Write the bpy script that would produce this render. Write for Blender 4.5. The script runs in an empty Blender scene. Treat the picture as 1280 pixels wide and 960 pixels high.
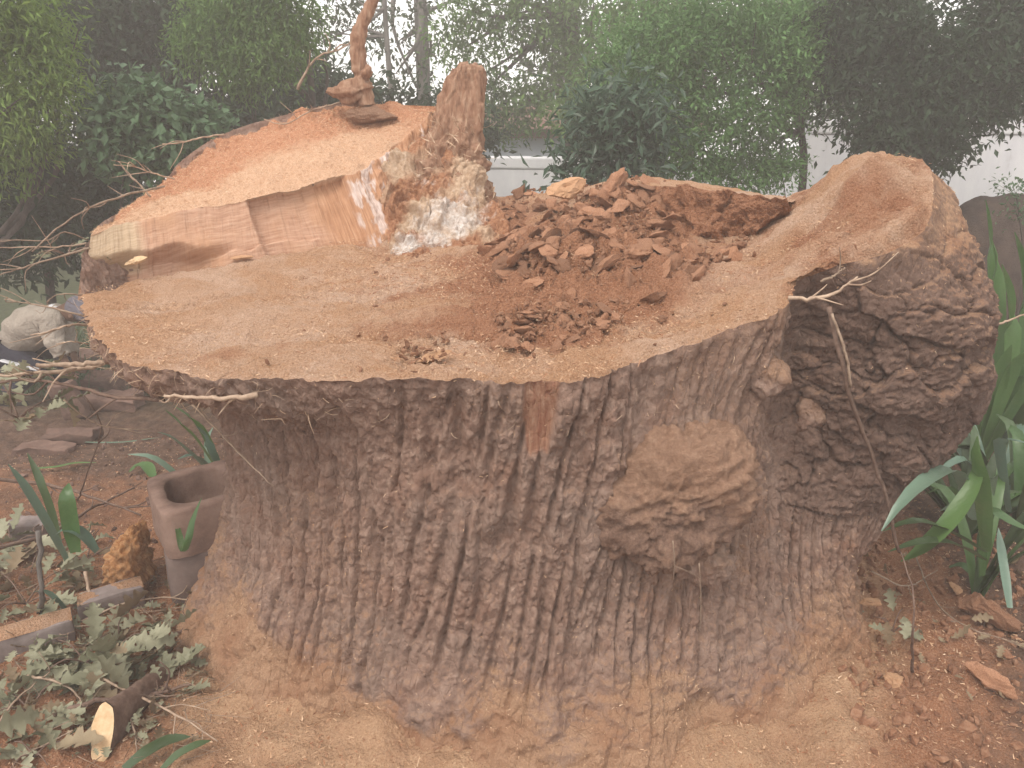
import bpy, math, random
import numpy as np
from mathutils import Vector, Matrix, Euler

random.seed(7)
RNG = np.random.default_rng(7)
SC = bpy.context.scene
COL = SC.collection

# ------------------------------------------------------------------ camera
PITCH = math.radians(20.0)
CAM_H = 2.0
FPX = 985.0
cam = bpy.data.objects.new("camera", bpy.data.cameras.new("camera"))
COL.objects.link(cam)
cam.location = (0, 0, CAM_H)
cam.rotation_euler = (math.pi / 2 - PITCH, 0, 0)
cam.data.sensor_width = 36.0
cam.data.lens = FPX / 1280.0 * 36.0
cam.data.clip_start = 0.02
cam.data.clip_end = 2000.0
SC.camera = cam

# ------------------------------------------------------------------ sky, sun, exposure
SUN_EL, SUN_AZ = math.radians(58), math.radians(215)     # azimuth clockwise from +Y
w = bpy.data.worlds.new("World")
SC.world = w
w.use_nodes = True
nt = w.node_tree
nt.nodes.clear()
sky = nt.nodes.new("ShaderNodeTexSky")
sky.sky_type = 'NISHITA'
sky.sun_disc = False
sky.sun_elevation = SUN_EL
sky.sun_rotation = SUN_AZ
sky.dust_density = 1.0
sky.air_density = 1.0
hsv = nt.nodes.new("ShaderNodeHueSaturation")             # overcast: cloud takes the blue out of the sky
hsv.inputs['Saturation'].default_value = 0.22
bg = nt.nodes.new("ShaderNodeBackground")
bg.inputs['Strength'].default_value = 0.15
wo = nt.nodes.new("ShaderNodeOutputWorld")
nt.links.new(sky.outputs[0], hsv.inputs['Color'])
cloud = nt.nodes.new("ShaderNodeMix")                   # an even cloud deck over the clear sky
cloud.data_type = 'RGBA'
cloud.inputs[0].default_value = 0.65
cloud.inputs[7].default_value = (7.1, 6.85, 6.6, 1)
nt.links.new(hsv.outputs[0], cloud.inputs[6])
nt.links.new(cloud.outputs[2], bg.inputs['Color'])
nt.links.new(bg.outputs[0], wo.inputs['Surface'])

sun = bpy.data.objects.new("sun", bpy.data.lights.new("sun", 'SUN'))
COL.objects.link(sun)
sun.data.energy = 1.3
sun.data.angle = math.radians(25)
sun.data.color = (1.0, 0.91, 0.81)
sd = Vector((math.sin(SUN_AZ) * math.cos(SUN_EL), math.cos(SUN_AZ) * math.cos(SUN_EL), math.sin(SUN_EL)))
sun.rotation_euler = sd.to_track_quat('Z', 'Y').to_euler()

SC.view_settings.view_transform = 'Standard'
SC.view_settings.look = 'None'
SC.view_settings.exposure = 0.85
SC.view_settings.gamma = 1.0
SC.render.engine = 'CYCLES'
SC.cycles.max_bounces = 5
SC.cycles.diffuse_bounces = 3
SC.cycles.volume_bounces = 1
SC.cycles.transparent_max_bounces = 4
SC.cycles.use_denoising = True

# ------------------------------------------------------------------ geometry helpers
CP, SP = math.cos(PITCH), math.sin(PITCH)


def ray(px, py):
    u = (px - 640) / FPX
    v = (480 - py) / FPX
    return (u, CP + v * SP, -SP + v * CP)


def at_z(px, py, z):
    d = ray(px, py)
    t = (z - CAM_H) / d[2]
    return np.array((d[0] * t, d[1] * t, z))


def at_y(px, py, Y):
    d = ray(px, py)
    t = Y / d[1]
    return np.array((d[0] * t, Y, CAM_H + d[2] * t))


def _hash(ix, iy, iz, seed):
    h = (ix.astype(np.int64) * 374761393 + iy.astype(np.int64) * 668265263 + iz.astype(np.int64) * 2147483647 + seed * 974634777) & 0xFFFFFFFF
    h = ((h ^ (h >> 13)) * 1274126177) & 0xFFFFFFFF
    h = ((h ^ (h >> 16)) * 2246822519) & 0xFFFFFFFF
    h = h ^ (h >> 15)
    return (h & 0xFFFFFF) / float(0xFFFFFF)


def vnoise(x, y, z, seed=0):
    ix, iy, iz = np.floor(x), np.floor(y), np.floor(z)
    fx, fy, fz = x - ix, y - iy, z - iz
    fx, fy, fz = [f * f * f * (f * (f * 6 - 15) + 10) for f in (fx, fy, fz)]
    r = 0
    for a in (0, 1):
        wx = fx if a else 1 - fx
        for b in (0, 1):
            wy = fy if b else 1 - fy
            for c in (0, 1):
                wz = fz if c else 1 - fz
                r = r + wx * wy * wz * _hash(ix + a, iy + b, iz + c, seed)
    return r * 2 - 1


def fbm(x, y, z, octv=4, seed=0, gain=0.5):
    r, a, f = 0, 1.0, 1.0
    for o in range(octv):
        r = r + a * vnoise(x * f, y * f, z * f, seed + o * 17)
        a *= gain
        f *= 2.03
    return r


def voronoi(x, y, seed=0, jit=0.9):
    """F1, F2 and the nearest cell's random number on a jittered grid"""
    ix, iy = np.floor(x), np.floor(y)
    f1 = np.full(x.shape, 9.0)
    f2 = np.full(x.shape, 9.0)
    cid = np.zeros(x.shape)
    zz = np.zeros_like(ix)
    for a in (-1, 0, 1):
        for b in (-1, 0, 1):
            cx, cy = ix + a, iy + b
            qx = cx + 0.5 + (_hash(cx, cy, zz, seed) - 0.5) * jit
            qy = cy + 0.5 + (_hash(cx, cy, zz + 7, seed) - 0.5) * jit
            d = np.hypot(qx - x, qy - y)
            c = _hash(cx, cy, zz + 3, seed)
            near = d < f1
            f2 = np.where(near, f1, np.minimum(f2, d))
            cid = np.where(near, c, cid)
            f1 = np.where(near, d, f1)
    return f1, f2, cid


def sstep(a, b, x):
    t = np.clip((x - a) / (b - a), 0, 1)
    return t * t * (3 - 2 * t)


def hermite(tk, pk, t, periodic=False):
    """cubic through the keys pk (K, ...) at tk, sampled at t"""
    tk = np.asarray(tk, float)
    pk = np.asarray(pk, float)
    K = len(tk)
    if periodic:                       # tk has K+1 entries
        tk = np.asarray(tk)
        L = tk[-1] - tk[0]
        tt = np.concatenate(([tk[-2] - L], tk, [tk[1] + L]))
        pp = np.concatenate((pk[-1:], pk, pk[:1], pk[1:2]))
    else:
        tt = np.concatenate(([2 * tk[0] - tk[1]], tk, [2 * tk[-1] - tk[-2]]))
        pp = np.concatenate((2 * pk[:1] - pk[1:2], pk, 2 * pk[-1:] - pk[-2:-1]))
    m = (pp[2:] - pp[:-2]) / (tt[2:] - tt[:-2]).reshape((-1,) + (1,) * (pk.ndim - 1))
    p = pp[1:-1]
    x = tt[1:-1]
    i = np.clip(np.searchsorted(x, t, side='right') - 1, 0, len(x) - 2)
    h = (x[i + 1] - x[i])
    s = (t - x[i]) / h
    sh = (-1,) + (1,) * (pk.ndim - 1)
    s_, h_ = s.reshape(sh), h.reshape(sh)
    return ((2 * s_**3 - 3 * s_**2 + 1) * p[i] + (s_**3 - 2 * s_**2 + s_) * h_ * m[i]
            + (-2 * s_**3 + 3 * s_**2) * p[i + 1] + (s_**3 - s_**2) * h_ * m[i + 1])


def np_mesh(name, verts, faces, mat=None, smooth=True, attrs=None, uv=None):
    """verts (N,3); faces (F,k) int, k 3 or 4"""
    me = bpy.data.meshes.new(name)
    verts = np.ascontiguousarray(verts, dtype=np.float32)
    faces = np.ascontiguousarray(faces, dtype=np.int32)
    F, k = faces.shape
    me.vertices.add(len(verts))
    me.vertices.foreach_set("co", verts.ravel())
    me.loops.add(F * k)
    me.loops.foreach_set("vertex_index", faces.ravel())
    me.polygons.add(F)
    me.polygons.foreach_set("loop_start", np.arange(0, F * k, k, dtype=np.int32))
    me.polygons.foreach_set("use_smooth", np.full(F, smooth, dtype=bool))
    me.update(calc_edges=True)
    for an, av in (attrs or {}).items():
        a = me.attributes.new(an, 'FLOAT', 'POINT')
        a.data.foreach_set("value", np.ascontiguousarray(av, dtype=np.float32).ravel())
    if uv is not None:
        l = me.uv_layers.new(name="uv")
        l.data.foreach_set("uv", np.ascontiguousarray(uv[faces.ravel()], dtype=np.float32).ravel())
    if mat:
        me.materials.append(mat)
    return me


def add(name, me, parent=None, loc=None, rot=None, scale=None):
    o = bpy.data.objects.new(name, me)
    COL.objects.link(o)
    if parent:
        o.parent = parent
    if loc is not None:
        o.location = loc
    if rot is not None:
        o.rotation_euler = rot
    if scale is not None:
        o.scale = scale
    return o


def tag(o, label, cat, group=None):
    o['label'] = label
    o['category'] = cat
    if group:
        o['group'] = group
    return o


def kind(o, k):
    o['kind'] = k
    return o


def empty(name, loc, label, cat, group=None, rz=0):
    o = bpy.data.objects.new(name, None)
    COL.objects.link(o)
    o.location = loc
    o.rotation_euler = (0, 0, rz)
    o.empty_display_size = 0.1
    return tag(o, label, cat, group)


def grid_faces(nu, nv, wrap=False):
    iu = np.arange(nu if wrap else nu - 1)
    iv = np.arange(nv - 1)
    U, V = np.meshgrid(iu, iv, indexing='ij')
    U2 = (U + 1) % nu
    return np.stack((U * nv + V, U2 * nv + V, U2 * nv + V + 1, U * nv + V + 1), -1).reshape(-1, 4)


def grid_normals(P, wrap=False):
    if wrap:
        du = np.roll(P, -1, 0) - np.roll(P, 1, 0)
    else:
        du = np.gradient(P, axis=0)
    dv = np.gradient(P, axis=1)
    n = np.cross(du, dv)
    return n / (np.linalg.norm(n, axis=2, keepdims=True) + 1e-12)


def tube(pts, radii, seg=7, rough=0.0, seed=0, cap=True):
    """verts, quads of a tapering tube along pts"""
    pts = np.asarray(pts, float)
    n = len(pts)
    radii = np.broadcast_to(np.asarray(radii, float), (n,))
    tang = np.gradient(pts, axis=0)
    tang /= np.linalg.norm(tang, axis=1, keepdims=True) + 1e-12
    ref = np.array((0.0, 0.0, 1.0)) if abs(tang[0][2]) < 0.9 else np.array((1.0, 0, 0))
    V = []
    a = np.linspace(0, 2 * math.pi, seg, endpoint=False)
    for i in range(n):
        e1 = np.cross(tang[i], ref)
        e1 /= np.linalg.norm(e1) + 1e-12
        e2 = np.cross(e1, tang[i])
        ref = e2
        r = radii[i]
        if rough:
            r = r * (1 + rough * vnoise(np.cos(a) * 1.5 + seed, np.sin(a) * 1.5, np.full(seg, i * 0.45), seed))[:, None]
        V.append(pts[i] + (np.cos(a)[:, None] * e1 - np.sin(a)[:, None] * e2) * r)
    V = np.concatenate(V)
    F = []
    for i in range(n - 1):
        for j in range(seg):
            k = (j + 1) % seg
            F.append((i * seg + j, i * seg + k, (i + 1) * seg + k, (i + 1) * seg + j))
    if cap:
        c0, c1 = len(V), len(V) + 1
        V = np.vstack((V, pts[0], pts[-1]))
        for j in range(seg):
            k = (j + 1) % seg
            F.append((c0, k, j, c0))
            F.append((c1, (n - 1) * seg + j, (n - 1) * seg + k, c1))
    return V, F


def poly_mesh(name, V, F, mat, smooth=True):
    me = bpy.data.meshes.new(name)
    F2 = []
    for f in F:
        g = []
        for i in f:
            if i not in g:
                g.append(int(i))
        if len(g) > 2:
            F2.append(g)
    me.from_pydata([tuple(map(float, v)) for v in V], [], F2)
    me.polygons.foreach_set("use_smooth", [smooth] * len(me.polygons))
    me.materials.append(mat)
    me.update()
    return me


def curve_pts(keys, n):
    keys = np.asarray(keys, float)
    t = np.concatenate(([0], np.cumsum(np.linalg.norm(np.diff(keys, axis=0), axis=1) + 1e-6)))
    return hermite(t, keys, np.linspace(0, t[-1], n))


def tube_obj(name, keys, r0, r1, mat, parent=None, seg=6, n=12, rough=0.0, seed=0):
    p = curve_pts(keys, n)
    V, F = tube(p, np.linspace(r0, r1, n), seg, rough, seed)
    return add(name, poly_mesh(name, V, F, mat), parent)


# ------------------------------------------------------------------ material helpers
class M:
    def __init__(s, name, rough=0.9):
        s.m = bpy.data.materials.new(name)
        s.m.use_nodes = True
        s.t = s.m.node_tree
        s.b = s.t.nodes["Principled BSDF"]
        s.b.inputs["Roughness"].default_value = rough
        s.b.inputs["Specular IOR Level"].default_value = 0.25
        s.co = s.t.nodes.new("ShaderNodeTexCoord")

    def n(s, typ, **kw):
        nd = s.t.nodes.new(typ)
        for k, v in kw.items():
            setattr(nd, k, v)
        return nd

    def link(s, a, b):
        s.t.links.new(a, b)

    def coords(s, scale=(1, 1, 1), src="Object", rot=(0, 0, 0)):
        mp = s.n("ShaderNodeMapping")
        mp.inputs["Scale"].default_value = scale
        mp.inputs["Rotation"].default_value = rot
        s.link(s.co.outputs[src], mp.inputs["Vector"])
        return mp.outputs[0]

    def noise(s, scale, detail=4, rough=0.55, vec=None, dist=0.0):
        nd = s.n("ShaderNodeTexNoise")
        nd.inputs["Scale"].default_value = scale
        nd.inputs["Detail"].default_value = detail
        nd.inputs["Roughness"].default_value = rough
        nd.inputs["Distortion"].default_value = dist
        s.link(vec if vec is not None else s.co.outputs["Object"], nd.inputs["Vector"])
        return nd.outputs["Fac"]

    def voro(s, scale, vec=None, feature='F1'):
        nd = s.n("ShaderNodeTexVoronoi", feature=feature)
        nd.inputs["Scale"].default_value = scale
        s.link(vec if vec is not None else s.co.outputs["Object"], nd.inputs["Vector"])
        return nd

    def ramp(s, fac, stops):
        r = s.n("ShaderNodeValToRGB")
        el = r.color_ramp.elements
        while len(el) < len(stops):
            el.new(0.5)
        for e, (p, c) in zip(el, stops):
            e.position = p
            e.color = (c[0], c[1], c[2], 1) if not isinstance(c, (int, float)) else (c, c, c, 1)
        s.link(fac, r.inputs["Fac"])
        return r.outputs["Color"]

    def mix(s, fac, a, b, mode='MIX'):
        nd = s.n("ShaderNodeMix", data_type='RGBA', blend_type=mode)
        for sock, v in ((nd.inputs[0], fac), (nd.inputs[6], a), (nd.inputs[7], b)):
            if isinstance(v, (int, float)):
                sock.default_value = v
            elif isinstance(v, tuple):
                sock.default_value = (v[0], v[1], v[2], 1)
            else:
                s.link(v, sock)
        return nd.outputs[2]

    def math(s, op, a, b=0.0, clamp=False):
        nd = s.n("ShaderNodeMath", operation=op, use_clamp=clamp)
        for sock, v in ((nd.inputs[0], a), (nd.inputs[1], b)):
            if isinstance(v, (int, float)):
                sock.default_value = v
            else:
                s.link(v, sock)
        return nd.outputs[0]

    def attr(s, name):
        return s.n("ShaderNodeAttribute", attribute_name=name).outputs["Fac"]

    def rand(s):
        return s.n("ShaderNodeObjectInfo").outputs["Random"]

    def color(s, c):
        if isinstance(c, tuple):
            s.b.inputs["Base Color"].default_value = (c[0], c[1], c[2], 1)
        else:
            s.link(c, s.b.inputs["Base Color"])

    def bump(s, h, strength=0.5, dist=0.01):
        nd = s.n("ShaderNodeBump")
        nd.inputs["Strength"].default_value = strength
        nd.inputs["Distance"].default_value = dist
        s.link(h, nd.inputs["Height"])
        s.link(nd.outputs[0], s.b.inputs["Normal"])


def grainy(m, h1=260, h2=90):
    """sawdust grain height: fine noise plus a cell flake"""
    a = m.noise(h1, 3, 0.7)
    b = m.voro(h2).outputs["Distance"]
    return m.math('ADD', a, m.math('MULTIPLY', b, 0.8))


def mat_bark():
    m = M("bark", 0.95)
    lo = m.noise(3.0, 5, 0.6)
    mid = m.noise(26, 6, 0.65)
    hi = m.noise(170, 4, 0.7)
    base = m.ramp(mid, [(0.28, (0.20, 0.124, 0.094)), (0.5, (0.37, 0.238, 0.182)), (0.72, (0.50, 0.35, 0.275))])
    base = m.mix(m.ramp(lo, [(0.42, 0.0), (0.7, 0.45)]), base, (0.32, 0.25, 0.21))
    base = m.mix(m.ramp(m.noise(7, 4, 0.6, dist=0.8), [(0.52, 0.0), (0.75, 0.55)]), base, (0.30, 0.15, 0.095))
    base = m.mix(m.math('MULTIPLY', m.attr("limb"), 0.85), base, m.ramp(mid, [(0.3, (0.12, 0.073, 0.055)), (0.7, (0.26, 0.17, 0.132))]))
    dust = m.math('ADD', m.attr("dust"), m.math('MULTIPLY', m.math('SUBTRACT', m.noise(60, 6, 0.75), 0.5), 1.3))
    dcol = m.ramp(hi, [(0.3, (0.37, 0.21, 0.125)), (0.6, (0.52, 0.325, 0.205)), (0.8, (0.64, 0.44, 0.295))])
    dcol = m.mix(m.ramp(m.noise(5, 3), [(0.45, 0.0), (0.65, 0.7)]), dcol, (0.36, 0.18, 0.10))
    base = m.mix(m.ramp(dust, [(0.2, 0.0), (0.95, 1.0)]), base, dcol)
    wv = m.noise(1.0, 4, 0.6, m.coords((90, 90, 4)))
    wood = m.ramp(wv, [(0.3, (0.32, 0.13, 0.08)), (0.55, (0.49, 0.27, 0.175)), (0.75, (0.62, 0.43, 0.32))])
    wood = m.mix(m.ramp(m.noise(16, 3), [(0.5, 0.0), (0.7, 0.4)]), wood, (0.38, 0.18, 0.11))
    base = m.mix(m.attr("wood"), base, wood)
    m.color(base)
    crk = m.voro(1.0, m.coords((34, 34, 13)), 'DISTANCE_TO_EDGE').outputs["Distance"]
    cr2 = m.ramp(m.math('ADD', crk, m.math('MULTIPLY', m.math('SUBTRACT', m.noise(40, 4, 0.7), 0.5), 0.25)), [(0.0, 0.0), (0.12, 1.0)])
    m.bump(m.math('ADD', m.math('MULTIPLY', cr2, 0.7), m.math('ADD', m.math('MULTIPLY', m.noise(55, 8, 0.8), 2.0), hi)), 0.75, 0.015)
    return m.m


def mat_burl():
    m = M("crumbly_burl", 0.95)
    g = m.noise(70, 6, 0.75)
    low_ = m.ramp(g, [(0.3, (0.17, 0.098, 0.07)), (0.55, (0.29, 0.18, 0.13)), (0.75, (0.42, 0.275, 0.205))])
    dst = m.ramp(g, [(0.3, (0.29, 0.165, 0.108)), (0.55, (0.42, 0.255, 0.17)), (0.75, (0.55, 0.37, 0.26))])
    d = m.math('ADD', m.attr("dust"), m.math('MULTIPLY', m.math('SUBTRACT', m.noise(30, 6, 0.75), 0.5), 1.2))
    m.color(m.mix(m.ramp(d, [(0.2, 0.0), (0.9, 1.0)]), low_, dst))
    m.bump(m.math('ADD', m.math('MULTIPLY', m.noise(60, 7, 0.8), 1.8), m.noise(220, 3, 0.7)), 0.8, 0.014)
    return m.m


def mat_cut(name, red_bias=0.0):
    m = M(name, 0.95)
    lo = m.noise(2.6, 6, 0.65, dist=0.9)
    mid = m.noise(9, 7, 0.7, dist=0.4)
    hi = m.noise(190, 4, 0.75)
    tan = m.ramp(hi, [(0.25, (0.36, 0.175, 0.085)), (0.5, (0.575, 0.32, 0.18)), (0.75, (0.76, 0.51, 0.34))])
    pale = m.ramp(hi, [(0.25, (0.47, 0.27, 0.17)), (0.5, (0.68, 0.445, 0.31)), (0.75, (0.84, 0.63, 0.48))])
    red = m.ramp(hi, [(0.25, (0.24, 0.098, 0.05)), (0.5, (0.43, 0.20, 0.108)), (0.75, (0.62, 0.355, 0.215))])
    c = m.mix(m.ramp(lo, [(0.42, 0.0), (0.62, 1.0)]), tan, pale)
    streak = m.noise(1.0, 5, 0.65, m.coords((7, 75, 7), 'Object', (0, 0, 0.12)))
    c = m.mix(m.ramp(streak, [(0.52, 0.0), (0.72, 0.4)]), c, m.mix(0.5, tan, (0.30, 0.14, 0.07)))
    r = m.math('ADD', m.attr("red"), m.math('MULTIPLY', m.math('SUBTRACT', mid, 0.5), 0.9))
    c = m.mix(m.ramp(r, [(0.3 - red_bias, 0.0), (0.65 - red_bias, 1.0)]), c, red)
    p = m.math('ADD', m.attr("pale"), m.math('MULTIPLY', m.math('SUBTRACT', mid, 0.5), 0.5))
    c = m.mix(m.ramp(p, [(0.3, 0.0), (0.8, 1.0)]), c, pale)
    m.color(c)
    m.bump(m.math('ADD', grainy(m, 240, 120), m.math('MULTIPLY', m.noise(45, 6, 0.75), 2.2)), 0.95, 0.014)
    return m.m


def mat_face():
    """sawn face of the slab: u runs along the face, v up it (metres)"""
    m = M("sawn_wood", 0.85)
    grain = m.noise(1.0, 6, 0.65, m.coords((10, 110, 1), "UV"))
    saw = m.noise(1.0, 5, 0.6, m.coords((150, 9, 1), "UV", (0, 0, 0.12)))
    lo = m.noise(1.0, 3, 0.5, m.coords((3.5, 3, 1), "UV"))
    c = m.ramp(grain, [(0.3, (0.33, 0.17, 0.105)), (0.5, (0.465, 0.275, 0.185)), (0.7, (0.57, 0.38, 0.275))])
    c = m.mix(m.ramp(saw, [(0.35, 0.0), (0.75, 0.45)]), c, (0.54, 0.345, 0.24))
    c = m.mix(m.ramp(saw, [(0.2, 0.5), (0.42, 0.0)]), c, (0.28, 0.13, 0.065))
    c = m.mix(m.ramp(lo, [(0.45, 0.0), (0.7, 0.5)]), c, (0.50, 0.27, 0.13))
    c = m.mix(m.attr("sap"), c, m.ramp(grain, [(0.3, (0.40, 0.28, 0.175)), (0.7, (0.60, 0.47, 0.33))]))
    c = m.mix(m.attr("orange"), c, m.ramp(saw, [(0.3, (0.31, 0.15, 0.08)), (0.55, (0.45, 0.245, 0.14)), (0.75, (0.58, 0.37, 0.24))]))
    fung = m.ramp(m.noise(1.0, 5, 0.7, m.coords((90, 16, 1), "UV")), [(0.3, (0.40, 0.28, 0.22)), (0.5, (0.56, 0.45, 0.40)), (0.72, (0.78, 0.71, 0.68))])
    c = m.mix(m.attr("white"), c, fung)
    tan = m.ramp(m.noise(190, 4, 0.75), [(0.25, (0.36, 0.19, 0.105)), (0.5, (0.55, 0.34, 0.215)), (0.75, (0.72, 0.51, 0.365))])
    redd = m.ramp(m.noise(150, 4, 0.75), [(0.25, (0.26, 0.10, 0.05)), (0.5, (0.46, 0.22, 0.12)), (0.75, (0.62, 0.38, 0.24))])
    top = m.mix(m.ramp(m.math('ADD', m.attr("red"), m.math('MULTIPLY', m.math('SUBTRACT', m.noise(9, 5, 0.6), 0.5), 0.8)), [(0.3, 0.0), (0.7, 1.0)]), tan, redd)
    c = m.mix(m.attr("top"), c, top)
    m.color(c)
    h = m.mix(m.attr("top"), m.math('ADD', saw, m.math('MULTIPLY', grain, 0.5)), grainy(m, 240, 120))
    m.bump(h, 0.7, 0.009)
    return m.m


def mat_simple(name, stops, scale=12, rough=0.9, bump=0.5, bdist=0.01, detail=5, aniso=(1, 1, 1), rand=0.0, hi=80):
    m = M(name, rough)
    v = m.coords(aniso)
    c = m.ramp(m.noise(scale, detail, 0.65, v), stops)
    if rand:
        f = m.math('ADD', m.math('MULTIPLY', m.rand(), rand), 1 - rand / 2)
        hs = m.n("ShaderNodeHueSaturation")
        m.link(f, hs.inputs['Value'])
        hs.inputs['Saturation'].default_value = 1.0
        m.link(c, hs.inputs['Color'])
        c = hs.outputs[0]
    m.color(c)
    if bump:
        m.bump(m.noise(hi, 5, 0.7, v), bump, bdist)
    return m.m


def mat_leaf(name, dark, light, rough=0.45, trans=0.3, attr="tint", spec=0.4, blotch=0.0):
    """leaves: reflect and let some light through; tint varies per leaf"""
    m = M(name, rough)
    m.b.inputs["Specular IOR Level"].default_value = spec
    f = m.attr(attr) if attr else m.rand()
    c = m.mix(f, dark, light)
    c = m.mix(m.ramp(m.noise(1.3, 3), [(0.35, 0.0), (0.65, 0.55)]), c, m.mix(0.5, dark, light, 'MULTIPLY') if False else tuple(0.62 * a + 0.1 * b for a, b in zip(dark, light)))
    m.color(c)
    if not attr:                                           # big leaves: dusty, blotched, browning in places
        c = m.mix(m.ramp(m.noise(14, 6, 0.7), [(0.5, 0.0), (0.75, 0.55)]), c, (0.34, 0.25, 0.15))
        c = m.mix(m.ramp(m.noise(60, 4, 0.7), [(0.4, 0.0), (0.7, 0.35)]), c, tuple(1.5 * q for q in light))
        m.bump(m.noise(45, 4, 0.6), 0.5, 0.004)
    tr = m.n("ShaderNodeBsdfTranslucent")
    m.link(c, tr.inputs["Color"])
    mx = m.n("ShaderNodeMixShader")
    mx.inputs[0].default_value = trans
    out = m.t.nodes["Material Output"]
    m.link(m.b.outputs[0], mx.inputs[1])
    m.link(tr.outputs[0], mx.inputs[2])
    m.link(mx.outputs[0], out.inputs["Surface"])
    return m.m


MAT = dict(
    bark=mat_bark(), cut=mat_cut("sawdusted_cut"), rot=mat_cut("rotten_wood", 0.25), face=mat_face(),
    chunk=mat_simple("red_rotten_wood", [(0.3, (0.27, 0.118, 0.066)), (0.5, (0.43, 0.22, 0.128)), (0.72, (0.57, 0.34, 0.22))], 26, 0.95, 0.8, 0.012, 6, (1, 1, 3), 0.7),
    chunk_pale=mat_simple("tan_wood", [(0.3, (0.36, 0.185, 0.095)), (0.55, (0.52, 0.31, 0.18)), (0.75, (0.64, 0.44, 0.29))], 30, 0.9, 0.6, 0.008, 6, (1, 5, 5), 0.3),
    spike=mat_simple("fibrous_wood", [(0.3, (0.27, 0.135, 0.082)), (0.5, (0.42, 0.24, 0.155)), (0.7, (0.57, 0.385, 0.27))], 16, 0.95, 0.9, 0.016, 7, (3, 3, 0.6)),
    fibre=mat_simple("pale_fibre", [(0.3, (0.42, 0.27, 0.17)), (0.7, (0.68, 0.52, 0.38))], 30, 0.9, 0.4),
    fungus=mat_simple("white_fungus", [(0.3, (0.42, 0.32, 0.26)), (0.5, (0.68, 0.60, 0.54)), (0.7, (0.85, 0.81, 0.78))], 40, 0.9, 0.7),
    shaving=mat_simple("shavings", [(0.3, (0.42, 0.23, 0.12)), (0.5, (0.62, 0.41, 0.26)), (0.7, (0.78, 0.60, 0.43))], 25, 0.9, 0),
    redshaving=mat_simple("red_shavings", [(0.3, (0.22, 0.09, 0.045)), (0.5, (0.36, 0.17, 0.09)), (0.7, (0.58, 0.38, 0.25))], 25, 0.9, 0),
    burl=mat_burl(),
    twig=mat_simple("dry_twig", [(0.3, (0.20, 0.135, 0.095)), (0.7, (0.43, 0.325, 0.24))], 30, 0.9, 0.3, 0.003, 4, (1, 1, 1), 0.5),
    darktwig=mat_simple("dark_twig", [(0.3, (0.10, 0.06, 0.045)), (0.7, (0.22, 0.15, 0.115))], 40, 0.9, 0.4, 0.004),
    trunk=mat_simple("tree_trunk", [(0.3, (0.06, 0.05, 0.042)), (0.7, (0.15, 0.125, 0.11))], 9, 0.95, 0.8, 0.02, 6, (2, 2, 0.5)),
    greytrunk=mat_simple("grey_trunk", [(0.3, (0.11, 0.10, 0.09)), (0.7, (0.24, 0.215, 0.195))], 9, 0.95, 0.6, 0.02, 6, (2, 2, 0.5)),
    block=mat_simple("weathered_concrete", [(0.3, (0.17, 0.105, 0.082)), (0.5, (0.255, 0.165, 0.13)), (0.72, (0.33, 0.225, 0.18))], 9, 0.95, 0.5, 0.006, 7, (1, 1, 1), 0, 120),
    blockdark=mat_simple("dark_concrete", [(0.3, (0.12, 0.085, 0.075)), (0.7, (0.21, 0.155, 0.135))], 9, 0.95, 0.5, 0.006),  # concrete in darker brown tones, for the lower block
    kerb=mat_simple("grey_concrete", [(0.3, (0.17, 0.135, 0.125)), (0.7, (0.30, 0.25, 0.235))], 14, 0.95, 0.4, 0.004),
    cutend=mat_simple("fresh_cut_end", [(0.3, (0.50, 0.33, 0.18)), (0.6, (0.68, 0.50, 0.31)), (0.8, (0.74, 0.58, 0.4))], 30, 0.9, 0.5, 0.004),
    orange=mat_simple("orange_wood", [(0.3, (0.32, 0.125, 0.045)), (0.5, (0.52, 0.26, 0.11)), (0.75, (0.68, 0.44, 0.25))], 26, 0.9, 0.9, 0.014, 6, (0.7, 3, 0.7)),
    wall=mat_simple("white_plaster", [(0.25, (0.56, 0.55, 0.55)), (0.38, (0.72, 0.72, 0.75)), (0.6, (0.78, 0.78, 0.80)), (0.8, (0.82, 0.82, 0.83))], 3.0, 0.9, 0.6, 0.01, 8, (2.2, 2.2, 0.7)),
    house=mat_simple("house_plaster", [(0.3, (0.50, 0.54, 0.60)), (0.7, (0.60, 0.64, 0.70))], 3, 0.9, 0.2),
    roof=mat_simple("roof_fascia", [(0.3, (0.14, 0.08, 0.06)), (0.7, (0.22, 0.13, 0.1))], 6, 0.8, 0.2),
    boulder=mat_simple("dark_rock", [(0.3, (0.05, 0.034, 0.027)), (0.7, (0.11, 0.075, 0.058))], 9, 0.95, 0.8, 0.03),
    earthbrick=mat_simple("brown_brick", [(0.3, (0.12, 0.072, 0.056)), (0.7, (0.22, 0.14, 0.11))], 16, 0.95, 0.6, 0.008, 6, (1, 1, 1), 0.35),
)

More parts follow.
